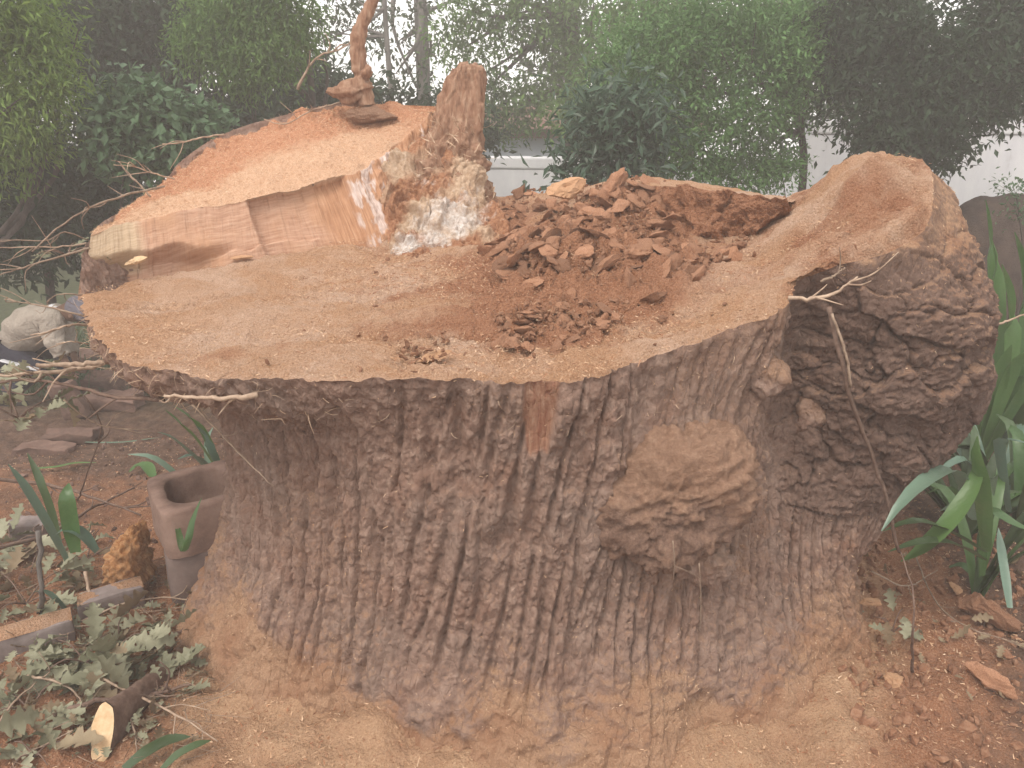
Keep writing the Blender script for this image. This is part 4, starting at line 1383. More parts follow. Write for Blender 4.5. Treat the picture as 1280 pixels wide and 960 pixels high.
def shavings():
    for nm, mat, n, lo, hi, pick in (("pale_shaving", MAT['shaving'], 15000, 0.003, 0.013, 0), ("red_shaving", MAT['redshaving'], 9000, 0.004, 0.022, 1)):
        q = TOPP[:, 10:].reshape(-1, 3)
        # even spread over the area: the grid is denser toward the middle and the rim
        xs = RNG.uniform(-1.7, 1.5, 90000)
        ys = RNG.uniform(1.95, 3.9, 90000)
        ok = in_poly(xs, ys, bnd[::6, :2])
        xs, ys = xs[ok], ys[ok]
        if pick:
            wr = np.exp(-((xs - 0.15) / 0.6)**2 - ((ys - 2.9) / 0.55)**2) + 0.05
            keep = RNG.random(len(xs)) < wr
            xs, ys = xs[keep], ys[keep]
        xs, ys = xs[:n], ys[:n]
        zs = top_z(xs, ys) + 0.004 + RNG.uniform(0, 0.008, len(xs))
        b = np.stack((xs, ys, zs), -1)
        d = RNG.normal(size=b.shape)
        d[:, 2] *= 0.35
        d /= np.linalg.norm(d, axis=1, keepdims=True)
        V, F = strips(b, d, RNG.uniform(lo, hi, len(b)), RNG.uniform(0.001, 0.0035, len(b)), None, 0.5, 2)
        kind(add(nm, np_mesh(nm, V, F, mat)), "stuff")
    q = SLABTOP[:, 4:].reshape(-1, 3)
    b = q[RNG.integers(0, len(q), 7000)] + np.array((0, 0, 0.004))
    d = RNG.normal(size=b.shape)
    d[:, 2] *= 0.35
    d /= np.linalg.norm(d, axis=1, keepdims=True)
    V, F = strips(b, d, RNG.uniform(0.004, 0.013, len(b)), RNG.uniform(0.001, 0.003, len(b)), None, 0.5, 2)
    kind(add("slab_shaving", np_mesh("slab_shaving", V, F, MAT['shaving'])), "stuff")
    # chips over the soil
    xs = RNG.uniform(-3.2, 2.6, 60000)
    ys = RNG.uniform(1.5, 5.0, 60000)
    r = np.hypot(xs - 0.12, ys - 3.1)
    keep = (r > 1.0) & (RNG.random(60000) < sstep(2.6, 1.2, r) * 0.9 + 0.25)
    xs, ys = xs[keep], ys[keep]
    b = np.stack((xs, ys, ground_z(xs, ys) + 0.008), -1)
    d = RNG.normal(size=b.shape)
    d[:, 2] = np.abs(d[:, 2]) * 0.4
    d /= np.linalg.norm(d, axis=1, keepdims=True)
    V, F = strips(b, d, RNG.uniform(0.004, 0.016, len(b)), RNG.uniform(0.0015, 0.005, len(b)), None, 0.4, 2)
    h = int(len(b) * 0.4) * 2 * 3
    half = len(b) // 2
    for nm, mt, sl in (("ground_chip", 'shaving', slice(0, half)), ("red_ground_chip", 'redshaving', slice(half, None))):
        V, F = strips(b[sl], d[sl], RNG.uniform(0.004, 0.017, len(b[sl])), RNG.uniform(0.0015, 0.006, len(b[sl])), None, 0.4, 2)
        kind(add(nm, np_mesh(nm, V, F, MAT[mt])), "stuff")


shavings()
# ------------------------------------------------------------------ ground-level helpers
def at_g(px, py, dz=0.0):
    """where the view through a pixel meets the ground"""
    z = 0.0
    for _ in range(12):
        p = at_z(px, py, z)
        z = float(ground_z(np.array([p[0]]), np.array([p[1]]))[0])
    p = at_z(px, py, z)
    p[2] += dz
    return p


def scale_px(p):
    """metres per photo pixel at a point"""
    return (p[1] * CP - (p[2] - CAM_H) * SP) / FPX


# ------------------------------------------------------------------ garden wall, house, boulder
def box_mesh(name, sx, sy, sz, mat, bev=0.01, rough=0.0, seed=0, cuts=0):
    import bmesh
    bm = bmesh.new()
    bmesh.ops.create_cube(bm, size=1.0)
    for v in bm.verts:
        v.co = Vector((v.co.x * sx, v.co.y * sy, v.co.z * sz))
    if bev:
        bmesh.ops.bevel(bm, geom=bm.edges[:], offset=bev, segments=2, affect='EDGES', profile=0.6)
    if cuts:
        bmesh.ops.subdivide_edges(bm, edges=bm.edges[:], cuts=cuts, use_grid_fill=True)
    if rough:
        co = np.array([v.co[:] for v in bm.verts])
        d = np.stack([fbm(co[:, 0] * 8 + seed + k * 9, co[:, 1] * 8, co[:, 2] * 8, 3, seed + k) for k in range(3)], -1) * rough
        for v, q in zip(bm.verts, d):
            v.co += Vector(q)
    me = bpy.data.meshes.new(name)
    bm.to_mesh(me)
    bm.free()
    me.polygons.foreach_set("use_smooth", [bool(rough)] * len(me.polygons))
    me.materials.append(mat)
    return me


def garden_wall(a, b, z0, z1, label, thick=0.24):
    a, b = np.array(a), np.array(b)
    mid = (a + b) / 2
    L = float(np.linalg.norm(b - a))
    rz = math.atan2(b[1] - a[1], b[0] - a[0])
    e = empty("garden_wall", (mid[0], mid[1], z0), label, "wall", None, rz)
    o = add("plaster", box_mesh("plaster", L, thick, z1 - z0 - 0.14, MAT['wall'], 0.008), e, (0, 0, (z1 - z0 - 0.14) / 2))
    add("coping", box_mesh("coping", L + 0.01, thick + 0.03, 0.14, MAT['wall'], 0.02), e, (0, 0, z1 - z0 - 0.066))
    return e


wa, wb = at_y(560, 195, 10.6), at_y(1008, 170, 10.0)
garden_wall((wa[0] - 3.2, 10.9), (wb[0], 10.0), -0.9, wa[2], "long low white plastered garden wall seen between the spike and the leafy bush")
wc = at_y(1012, 150, 8.8)
garden_wall((wc[0], 8.8), (wc[0] + 6.5, 8.2), -0.5, wc[2], "taller white plastered garden wall below the dark tree behind the limb stub")

hp_ = at_y(612, 170, 13.0)
house = empty("house", (hp_[0] + 1.55, 14.8, -1.1), "pale blue grey house wall end with brown eaves just above the white wall", "house")
add("house_wall", box_mesh("house_wall", 3.6, 3.0, 2.55, MAT['house'], 0.01), house, (0, 0, 1.275))
add("fascia", box_mesh("fascia", 3.9, 3.3, 0.14, MAT['roof'], 0.01), house, (0, 0, 2.55))
V = [(-2.05, -1.75, 2.63), (2.05, -1.75, 2.63), (2.05, 1.75, 2.63), (-2.05, 1.75, 2.63), (-2.05, 0, 2.95), (2.05, 0, 2.95)]
add("house_roof", poly_mesh("house_roof", V, [(0, 1, 5, 4), (2, 3, 4, 5), (1, 2, 5), (3, 0, 4), (3, 2, 1, 0)], MAT['roof'], False), house)

bp = at_y(1243, 250, 6.8)
v, f = ico(5)
q = v * np.array((0.62, 0.5, 0.56))
x, y, z = q.T
q = q + v * (0.035 * fbm(x * 3, y * 3, z * 3, 3, 210))[:, None]
gz_ = float(ground_z(np.array([bp[0]]), np.array([bp[1]]))[0])
topz = at_y(1240, 230, 6.8)[2]
q[:, 2] *= (topz - gz_) / 0.58
bo = add("boulder", np_mesh("boulder", q, f, MAT['boulder']), None, (bp[0] + 0.05, bp[1], gz_))
tag(bo, "dark brown round topped boulder in front of the white wall right of the limb stub", "boulder")


# ------------------------------------------------------------------ foliage
def leaf_cloud(n, C, R, size, aspect=0.42, droop=0.3, seed=1, shell=0.5, out=0.6, tint_c=0.5, jag=0.3):
    """n diamond leaves (one folded quad each) in ellipsoid clumps C (K,3) with radii R (K,3)"""
    rg = np.random.default_rng(seed)
    C, R = np.asarray(C, float), np.asarray(R, float)
    vol = np.prod(R, axis=1)**(2 / 3.)
    k = rg.choice(len(C), n, p=vol / vol.sum())
    # each clump has twigs: leaves gather round twig points
    nt_ = max(6, n // (len(C) * 14))
    tw = rg.normal(size=(len(C), nt_, 3))
    tw /= np.linalg.norm(tw, axis=2, keepdims=True)
    tw *= (rg.random((len(C), nt_, 1))**shell)
    tw *= 1 + jag * rg.normal(size=(len(C), nt_, 1)) * 0.5
    ti = rg.integers(0, nt_, n)
    u = tw[k, ti]
    pos = C[k] + u * R[k] + rg.normal(size=(n, 3)) * (size * 1.1)
    d = rg.normal(size=(n, 3)) * 0.75 + u * out + np.array((0, 0, -droop))
    d /= np.linalg.norm(d, axis=1, keepdims=True)
    up = rg.normal(size=(n, 3)) * 0.55 + np.array((0, 0, 1.0))
    sd = np.cross(d, up)
    sd /= np.linalg.norm(sd, axis=1, keepdims=True) + 1e-9
    nr = np.cross(sd, d)
    s = size * rg.uniform(0.65, 1.3, n)
    L, W = s[:, None], (s * aspect)[:, None]
    V = np.empty((n, 4, 3))
    V[:, 0] = pos
    V[:, 1] = pos + d * L * 0.45 - sd * W * 0.5 + nr * L * 0.05
    V[:, 2] = pos + d * L - nr * L * 0.10
    V[:, 3] = pos + d * L * 0.45 + sd * W * 0.5 + nr * L * 0.05
    F = np.arange(n * 4).reshape(n, 4)
    tint = np.clip(tint_c * rg.random((len(C), nt_))[k, ti] + (1 - tint_c) * rg.random(n), 0, 1)
    return V.reshape(-1, 3), F, np.repeat(tint, 4)


def px_clumps(lst):
    C, R = [], []
    for c in lst:
        px, py, Y, rx = c[:4]
        ry = c[4] if len(c) > 4 else rx
        p = at_y(px, py, Y)
        s = scale_px(p)
        C.append(p)
        R.append((rx * s, (rx + ry) * 0.5 * s * (c[5] if len(c) > 5 else 0.8), ry * s))
    return np.array(C), np.array(R)


def tree(name, clumps, n, size, green, trunkpath, tr, label, cat, seed, bark='trunk', aspect=0.42, droop=0.3, group=None, limbs=True, out=0.6, shell=0.5):
    C, R = px_clumps(clumps)
    base = np.array(trunkpath[0], float)
    g = float(ground_z(np.array([base[0]]), np.array([base[1]]))[0])
    base[2] = g - 0.05
    e = empty(name, base, label, cat, group)
    keys = [base - base] + [np.array(p, float) - base for p in trunkpath[1:]]
    pts = curve_pts(keys, 14)
    Vs, Fs = tube(pts, np.linspace(tr, tr * 0.5, 14), 9, 0.15, seed)
    Vs, Fs = [Vs], [list(Fs)]
    off = len(Vs[0])
    if limbs:
        rg = np.random.default_rng(seed)
        for c, r in zip(C, R):
            a = pts[int(rg.integers(5, 13))]
            b = c - base
            mid_ = (a + b) / 2 + rg.normal(size=3) * 0.12 * np.linalg.norm(b - a)
            for q, rr in ((b, 0.4), (b + rg.normal(size=3) * r * 0.6, 0.25)):
                lp = curve_pts([a, mid_, q], 8)
                v2, f2 = tube(lp, np.linspace(tr * rr, tr * 0.06, 8), 5, 0.1, seed + 1)
                Vs.append(v2)
                Fs.append([tuple(i + off for i in t_) for t_ in f2])
                off += len(v2)
    add("trunk", poly_mesh("trunk", np.vstack(Vs), sum(Fs, []), MAT[bark]), e)
    V, F, t = leaf_cloud(n, C - base, R, size, aspect, droop, seed, out=out, shell=shell)
    add("crown", np_mesh("crown", V, F, GREEN[green], False, dict(tint=t)), e)
    return e


def P(px, py, Y):  # a point seen at a pixel, at distance Y
    return at_y(px, py, Y)


tree("feathery_tree", [(10, 10, 5.6, 70), (45, 60, 5.7, 62, 50), (20, 120, 5.6, 62, 50), (62, 105, 5.6, 42, 30), (-10, 175, 5.7, 70, 50), (45, 165, 5.7, 40, 30), (-50, 60, 5.8, 80)],
     15000, 0.062, 'lime', [P(-40, 380, 6.1), P(-45, 250, 6.0), P(-20, 100, 5.9)], 0.07, "yellow green feathery tree at the upper left corner", "tree", 11, aspect=0.28, droop=0.5)
tree("dark_tree", [(140, 20, 8.2, 90, 60), (200, 60, 8.4, 70, 50), (95, 60, 8.2, 50), (170, 100, 8.3, 60, 30), (250, 20, 8.5, 70, 50), (150, 60, 8.4, 80)],
     13000, 0.10, 'dark', [P(160, 330, 8.7), P(165, 180, 8.6), P(170, 50, 8.5)], 0.11, "dark shady tree behind the yellow green feathery tree", "tree", 12, droop=0.5)
tree("overhanging_tree", [(300, 15, 7.2, 90, 45), (250, 55, 7.1, 45, 30), (330, 70, 7.0, 50, 40), (365, 45, 7.2, 35, 40), (290, 85, 7.0, 35, 20), (345, 10, 7.3, 60, 40), (310, 105, 7.0, 22, 14)],
     14000, 0.058, 'mid', [P(400, 330, 7.9), P(395, 180, 7.9), P(380, 20, 7.6)], 0.05, "soft bright green tree hanging down left of the broken branch", "tree", 13, aspect=0.3, droop=0.6, limbs=True)
tree("leafy_shrub", [(180, 150, 6.0, 65, 30), (140, 165, 5.9, 35, 25), (225, 165, 6.0, 45, 24), (190, 185, 5.9, 60, 22), (175, 125, 6.1, 40, 18), (265, 158, 6.2, 24, 12)],
     5200, 0.085, 'broad', [P(190, 330, 6.3), P(190, 250, 6.2), P(185, 170, 6.1)], 0.03, "broad leaved green shrub standing behind the left edge of the slab", "shrub", 14, aspect=0.55, droop=0.4)
tree("dark_shrub", [(30, 235, 6.6, 90, 50), (90, 265, 6.5, 70, 45), (20, 300, 6.4, 80, 45), (110, 215, 6.7, 60, 35), (140, 300, 6.8, 60, 45)],
     11000, 0.085, 'dark', [P(60, 400, 6.7), P(60, 330, 6.6), P(60, 250, 6.6)], 0.05, "dark low shrub at the left edge below the feathery tree", "shrub", 15, droop=0.3)
tree("tall_tree", [(535, 5, 12.5, 60, 40), (500, 50, 12.6, 40, 40), (545, 70, 12.5, 35, 40), (520, 110, 12.4, 40, 25), (470, -5, 12.8, 50, 30), (495, 92, 12.6, 24, 22)],
     900, 0.10, 'far', [P(531, 330, 12.6), P(530, 120, 12.6), P(524, -20, 12.6), P(520, -120, 12.6)], 0.15, "tall grey trunked tree with open crown against the bright sky", "tree", 16, 'greytrunk')
tree("slender_tree", [(415, 20, 11.5, 40, 35), (440, 60, 11.6, 32, 40), (400, 55, 11.5, 30, 28), (470, 35, 11.8, 28, 34), (425, -15, 11.5, 50, 25)],
     800, 0.09, 'far', [P(508, 300, 11.5), P(490, 130, 11.5), P(482, 30, 11.5), P(478, -60, 11.5)], 0.055, "slender pale stemmed tree in the bright gap beside the broken branch", "tree", 17, 'greytrunk')
tree("gap_tree", [(580, 60, 11.0, 50, 50), (640, 20, 11.2, 60, 50), (610, 110, 11.0, 50, 40), (690, 70, 11.4, 50, 60), (650, 130, 11.2, 60, 40), (700, 10, 11.4, 50, 50), (745, 60, 11.4, 50, 60), (590, 10, 11, 45, 40), (640, 160, 11.6, 50, 16)],
     9000, 0.085, 'mid', [P(718, 300, 11.8), P(716, 120, 11.8), P(712, 10, 11.7), P(705, -80, 11.7)], 0.16, "large leafy tree behind the spike letting bits of sky through", "tree", 18, shell=0.6)
tree("bushy_tree", [(850, 90, 7.0, 90, 60), (920, 150, 7.0, 80, 60), (830, 170, 6.9, 80, 50), (960, 70, 7.1, 80, 60), (900, 30, 7.2, 90, 50), (1000, 110, 7.2, 50, 50), (890, 215, 6.9, 90, 30), (960, 205, 7.0, 50, 40), (1005, 40, 7.2, 45, 50), (820, 110, 7.0, 60, 40), (790, 60, 7.3, 60, 50)],
     34000, 0.05, 'bush', [P(985, 330, 7.3), P(1005, 200, 7.3), P(985, 120, 7.3), P(940, 40, 7.3)], 0.045, "big fresh green bushy tree in front of the white wall at centre right", "tree", 19, aspect=0.42, droop=0.2)
tree("broadleaf_shrub", [(762, 165, 6.0, 34, 38), (742, 205, 5.9, 30, 20), (790, 195, 6.0, 36, 30), (750, 140, 6.2, 26, 22), (800, 160, 6.1, 30, 40), (716, 222, 5.9, 16, 10)],
     2600, 0.11, 'blue', [P(770, 330, 6.2), P(765, 250, 6.2), P(755, 170, 6.1)], 0.02, "bluish green shrub with long leaves overhanging the low white wall", "shrub", 20, aspect=0.3, droop=0.15)
tree("dark_evergreen", [(1150, 60, 6.8, 110, 60), (1100, 130, 6.7, 75, 50), (1200, 110, 6.7, 90, 50), (1060, 60, 7.0, 50, 60), (1255, 60, 6.9, 80, 60), (1150, 165, 6.6, 75, 32), (1105, 185, 6.6, 40, 28), (1250, 125, 6.7, 50, 25), (1080, 10, 7.2, 80, 50), (1175, 190, 6.6, 40, 20), (1290, 10, 7, 90, 60)],
     30000, 0.066, 'dark', [P(1140, 330, 7.2), P(1140, 220, 7.2), P(1150, 100, 7.1)], 0.10, "dark glossy evergreen tree drooping over the wall at upper right", "tree", 21, aspect=0.45, droop=0.5)
tree("small_sapling", [(1268, 235, 5.6, 22, 12), (1278, 262, 5.5, 20, 14), (1250, 225, 5.6, 10, 6)],
     260, 0.035, 'broad', [P(1280, 400, 5.6), P(1278, 320, 5.6), P(1270, 240, 5.6)], 0.008, "thin grey green twiggy sapling before the boulder", "sapling", 22)
tree("backing_tree", [(820, 10, 10.0, 90, 50), (760, 110, 9.6, 60, 50), (880, 40, 10.0, 90, 60), (960, 10, 10.0, 90, 50), (1020, 60, 10, 70, 70), (720, 150, 9.6, 40, 30)],
     9000, 0.10, 'mid', [P(860, 300, 10.2), P(862, 150, 10.2), P(898, 10, 10.1)], 0.12, "darker leafy tree rising behind the fresh green bushy tree", "tree", 23)
tree("dark_hedge", [(400, 125, 8.6, 60, 30), (350, 170, 8.4, 90, 40), (470, 140, 8.8, 50, 26), (540, 146, 9.0, 50, 22), (260, 180, 8.2, 90, 45), (590, 165, 9.4, 40, 20), (430, 120, 9.0, 40, 18), (310, 135, 8.7, 80, 35), (375, 95, 9.0, 40, 30)],
     15000, 0.10, 'dark', [P(420, 330, 8.9), P(420, 250, 8.8), P(420, 170, 8.8)], 0.06, "long dark hedge behind the stump below the bright sky gap", "hedge", 24)


def treeline():
    """far wood closing the garden, one uncountable mass"""
    rg = np.random.default_rng(31)
    C, R = [], []
    for i in range(150):
        ang = rg.uniform(-1.9, 1.9)
        dist = rg.uniform(13.6, 15.8)
        x_, y_ = dist * math.sin(ang), 1.5 + dist * math.cos(ang)
        pxx = 640 + FPX * x_ / max(0.5, y_)
        gap = 300 < pxx < 690 and y_ > 0
        C.append((x_, y_, rg.uniform(-0.4, 0.9) if gap else rg.uniform(-0.2, 4.2)))
        R.append((1.3, 0.7, 0.55 if gap else 1.1))
    V, F, t = leaf_cloud(60000, C, R, 0.20, 0.5, 0.3, 33, shell=0.35)
    kind(add("treeline", np_mesh("treeline", V, F, GREEN['dark'], False, dict(tint=t))), "stuff")


treeline()


# ------------------------------------------------------------------ strappy plants
def strap_mesh(keys, width, mat, n=12, fold=0.18, tip=0.75, twist=0.0, name="leaf"):
    p = curve_pts(keys, n)
    tg = np.gradient(p, axis=0)
    tg /= np.linalg.norm(tg, axis=1, keepdims=True) + 1e-9
    side = np.cross(tg, np.array((0, 0, 1.0)))
    bad = np.linalg.norm(side, axis=1) < 0.25
    side[bad] = np.cross(tg[bad], np.array((0.3, -1.0, 0.1)))
    side /= np.linalg.norm(side, axis=1, keepdims=True) + 1e-9
    # keep the blade from flipping along its length
    for i in range(1, n):
        if side[i] @ side[i - 1] < 0:
            side[i] = -side[i]
        side[i] = side[i] * 0.5 + side[i - 1] * 0.5
        side[i] /= np.linalg.norm(side[i])
    nr = np.cross(side, tg)
    s = np.linspace(0, 1, n)
    wd = width * np.clip(np.minimum(0.6 + 1.2 * s, 1) * np.clip((1 - s) / (1 - tip), 0.02, 1)**0.7, 0.03, 1)
    tw = twist * s
    sd2 = side * np.cos(tw)[:, None] + nr * np.sin(tw)[:, None]
    nr2 = np.cross(sd2, tg)
    V = np.empty((n, 3, 3))
    V[:, 0] = p - sd2 * wd[:, None] / 2 + nr2 * (fold * wd)[:, None]
    V[:, 1] = p
    V[:, 2] = p + sd2 * wd[:, None] / 2 + nr2 * (fold * wd)[:, None]
    V = V.reshape(-1, 3)
    F = []
    for i in range(n - 1):
        for k in (0, 1):
            F.append((3 * i + k, 3 * i + k + 1, 3 * i + k + 4, 3 * i + k + 3))
    return np_mesh(name, V, np.array(F), mat, True)


def strap_plant(base, n, length, width, mats, label, seed, lean=(0, 0), arch=0.5, explicit=(), name="strappy_plant", upright=0.35):
    rg = np.random.default_rng(seed)
    base = np.array(base, float)
    e = empty(name, base, label, "plant")
    for keys, wd, mt in explicit:
        k = [np.array(q) - base for q in keys]
        add("leaf", strap_mesh(k, wd, GREEN[mt]), e)
    for i in range(n):
        a = rg.uniform(0, 2 * math.pi)
        L = length * rg.uniform(0.65, 1.1)
        o_ = upright * rg.uniform(0.4, 1.5)
        d = np.array((math.cos(a) * o_ + lean[0], math.sin(a) * o_ + lean[1], 1.0))
        d /= np.linalg.norm(d)
        hx = np.array((math.cos(a), math.sin(a), 0))
        ar = arch * rg.uniform(0.4, 1.3)
        b0 = hx * 0.03 * rg.random()
        p1, p2, p3 = b0 + d * L * 0.4, b0 + d * L * 0.72 + hx * L * 0.10 * ar, b0 + d * L * 0.92 + hx * L * 0.32 * ar - np.array((0, 0, L * 0.22 * ar))
        add("leaf", strap_mesh([b0, p1, p2, p3], width * rg.uniform(0.75, 1.15), GREEN[mats[int(rg.integers(len(mats)))]], 12, 0.2, 0.7, rg.uniform(-.8, .8)), e)
    return e


def gp(px, py, Y):
    q = at_y(px, py, Y)
    q[2] = float(ground_z(np.array([q[0]]), np.array([q[1]]))[0])
    return q


# right of the stump, near
b1 = gp(1240, 660, 2.85)
strap_plant(b1, 7, 0.62, 0.055, ['strapdark', 'strap', 'strapdark'], "low strappy plant with one pale bent leaf under the limb stub", 41, (0.1, 0.1), 0.9, [
    ([P(1215, 650, 2.75), P(1194, 590, 2.55), P(1160, 600, 2.4), P(1128, 628, 2.32), P(1102, 664, 2.28)], 0.058, 'strapblue'),
    ([P(1222, 590, 2.6), P(1214, 612, 2.55), P(1186, 655, 2.5), P(1150, 690, 2.48), P(1126, 702, 2.48)], 0.066, 'strap'),
    ([P(1232, 690, 2.75), P(1226, 610, 2.6), P(1220, 570, 2.55), P(1222, 545, 2.55)], 0.062, 'strap'),
    ([P(1226, 720, 2.8), P(1228, 670, 2.8), P(1240, 634, 2.78), P(1262, 648, 2.7), P(1300, 668, 2.6)], 0.055, 'strap'),
    ([P(1230, 690, 2.7), P(1180, 662, 2.5), P(1140, 652, 2.42), P(1104, 664, 2.4)], 0.05, 'strapdark'),
    ([P(1230, 700, 2.7), P(1190, 680, 2.5), P(1150, 678, 2.42), P(1110, 690, 2.4)], 0.05, 'strapdark'),
    ([P(1262, 760, 2.6), P(1256, 720, 2.7), P(1250, 680, 2.8), P(1248, 660, 2.85)], 0.035, 'strapblue'),
    ([P(1260, 640, 3.1), P(1250, 580, 3.05), P(1252, 550, 3.0), P(1290, 556, 2.9)], 0.05, 'strapblue')])
strap_plant(gp(1290, 600, 3.3), 10, 0.75, 0.062, ['strapdark', 'strap'], "dark strappy plant at the right edge beside the low one", 42, (-0.05, 0), 0.7)
# right, further back and tall
strap_plant(gp(1252, 420, 4.0), 18, 1.05, 0.085, ['strap'], "tall bright green strappy plant rising just behind the limb stub", 43, (0.0, 0), 0.35, [
    ([P(1245, 480, 4.0), P(1246, 400, 4.0), P(1244, 330, 4.0), P(1240, 300, 4.0)], 0.09, 'strap'),
    ([P(1258, 480, 3.9), P(1262, 420, 3.9), P(1258, 360, 3.9), P(1252, 330, 3.9)], 0.11, 'strap'),
    ([P(1240, 400, 4.1), P(1238, 320, 4.1), P(1234, 270, 4.1), P(1232, 250, 4.1)], 0.07, 'strap'),
    ([P(1275, 470, 4.0), P(1280, 400, 4.0), P(1276, 330, 4.0), P(1268, 290, 4.0)], 0.11, 'strap')], upright=0.25)
strap_plant(gp(1300, 430, 4.2), 24, 1.05, 0.085, ['strap', 'strap', 'strapblue'], "second tall bright strappy plant at the right picture edge", 44, (-0.05, 0), 0.5, upright=0.35)
strap_plant(gp(1275, 500, 3.6), 20, 0.7, 0.05, ['strapdark', 'strapblue'], "shorter dull green strappy plant between the tall and the low ones", 45, (0, 0), 0.9, upright=0.6)
strap_plant(gp(1225, 590, 3.35), 22, 0.62, 0.06, ['strapdark', 'strapdark', 'strap'], "dense dark strappy plant in the shade directly under the limb stub", 48, (0.1, 0), 0.8, upright=0.7)
# left, beyond the concrete block
b4 = gp(262, 600, 3.6)
strap_plant(b4, 4, 0.5, 0.05, ['strap', 'strapblue'], "clump of pale green strappy leaves behind the concrete block", 46, (-0.3, 0), 0.6, [
    ([P(270, 600, 3.5), P(240, 570, 3.4), P(215, 548, 3.35), P(196, 540, 3.3)], 0.06, 'strapblue'),
    ([P(272, 590, 3.6), P(245, 550, 3.55), P(225, 530, 3.5), P(206, 512, 3.5)], 0.05, 'strap'),
    ([P(272, 585, 3.6), P(255, 545, 3.55), P(240, 525, 3.5), P(218, 508, 3.5)], 0.055, 'strap'),
    ([P(275, 590, 3.5), P(262, 560, 3.45), P(255, 545, 3.45), P(245, 532, 3.4)], 0.05, 'strapblue'),
    ([P(270, 605, 3.4), P(255, 580, 3.35), P(240, 570, 3.3), P(222, 574, 3.25)], 0.045, 'strapblue')])
b5 = gp(80, 690, 2.7)
strap_plant(b5, 1, 0.3, 0.05, ['strapblue'], "bruised strappy plant with a long pale leaf leaning left by the dead branch", 47, (-.2, 0), 0.8, [
    ([P(82, 700, 2.65), P(60, 660, 2.65), P(34, 616, 2.65), P(10, 580, 2.65)], 0.05, 'strapblue'),
    ([P(75, 680, 2.75), P(64, 636, 2.75), P(50, 600, 2.75), P(34, 566, 2.8)], 0.03, 'strapdark'),
    ([P(95, 690, 2.6), P(88, 650, 2.6), P(84, 620, 2.6), P(86, 604, 2.65)], 0.06, 'strap'),
    ([P(120, 690, 2.6), P(100, 668, 2.6), P(84, 662, 2.6), P(70, 668, 2.6)], 0.06, 'strapblue')])


def loose_leaf(keys, wd, mt, label):
    k0 = np.array(keys[0])
    o = add("strap_leaf", strap_mesh([np.array(q) - k0 for q in keys], wd, GREEN[mt]), None, k0)
    return tag(o, label, "leaf")


loose_leaf([at_g(158, 975, .04), at_g(185, 958, .05), at_g(215, 942, .05), at_g(240, 930, .03)], 0.05, 'strapdark', "olive green strap leaf lying at the foot of the stump beside the pale sawdust")
loose_leaf([at_g(205, 975, .04), at_g(225, 960, .05), at_g(250, 947, .05), at_g(266, 938, .04)], 0.032, 'strapdark', "shorter olive strap leaf tip crossing the bottom edge by the stump")
loose_leaf([at_g(42, 590, .02), at_g(70, 590, .03), at_g(95, 585, .03), at_g(122, 582, .02)], 0.03, 'strap', "torn pale green strap leaf lying flat on the red sawdust")
loose_leaf([at_g(192, 600, .02), at_g(184, 592, .05), at_g(174, 592, .05), at_g(162, 596, .03)], 0.07, 'strap', "short broad green leaf on the sawdust left of the concrete block")
loose_leaf([at_g(236, 748, .35), P(232, 690, 2.55), P(240, 650, 2.58), P(252, 622, 2.62)], 0.028, 'strap', "narrow green leaf leaning against the corner of the concrete block")
loose_leaf([at_g(100, 556, .02), at_g(130, 557, .02), at_g(160, 556, .02), at_g(200, 550, .02)], 0.02, 'strapblue', "grey green strap leaf across the sawdust far behind the block")
loose_leaf([at_g(1185, 715, .02), at_g(1200, 720, .05), at_g(1215, 728, .03)], 0.05, 'strap', "small green leaf on the soil above the big red block")


# ------------------------------------------------------------------ oak leaves
def oak_leaf_mesh(seed, mat, curl=0.25):
    rg = np.random.default_rng(seed)
    n = 22
    t = np.linspace(0, 1, n)
    env = 0.30 * np.sin(math.pi * np.clip(t * 0.92 + 0.05, 0, 1))**0.8 * (0.55 + 0.75 * t) * (t > 0.08)
    lob = 0.68 + 0.32 * np.sin(t * 2 * math.pi * 4.2 + rg.uniform(0, 1))
    wl = env * lob + 0.008
    wr = env * (0.68 + 0.32 * np.sin(t * 2 * math.pi * 4.2 + rg.uniform(0, 1.5))) + 0.008
    wl[-1] = wr[-1] = 0.004
    zc = curl * (rg.uniform(-1, 1) * t * t + rg.uniform(-.5, .5) * np.sin(t * 3))
    f = rg.uniform(0.1, 0.6)
    V = np.empty((n, 3, 3))
    V[:, 0] = np.stack((t + 0.06 * lob, wl, zc + f * wl + 0.02 * rg.normal(size=n)), -1)
    V[:, 1] = np.stack((t, 0 * t, zc), -1)
    V[:, 2] = np.stack((t + 0.06 * lob, -wr, zc + f * wr + 0.02 * rg.normal(size=n)), -1)
    F = []
    for i in range(n - 1):
        for k in (0, 1):
            F.append((3 * i + k, 3 * i + 3 + k, 3 * i + k + 4, 3 * i + k + 1))
    return np_mesh("leaf", V.reshape(-1, 3), np.array(F), mat, True)


OAK = [oak_leaf_mesh(500 + i, GREEN['oak'], 0.3) for i in range(7)]
OAKDRY = [oak_leaf_mesh(520 + i, GREEN['oakdry'], 0.5) for i in range(4)]


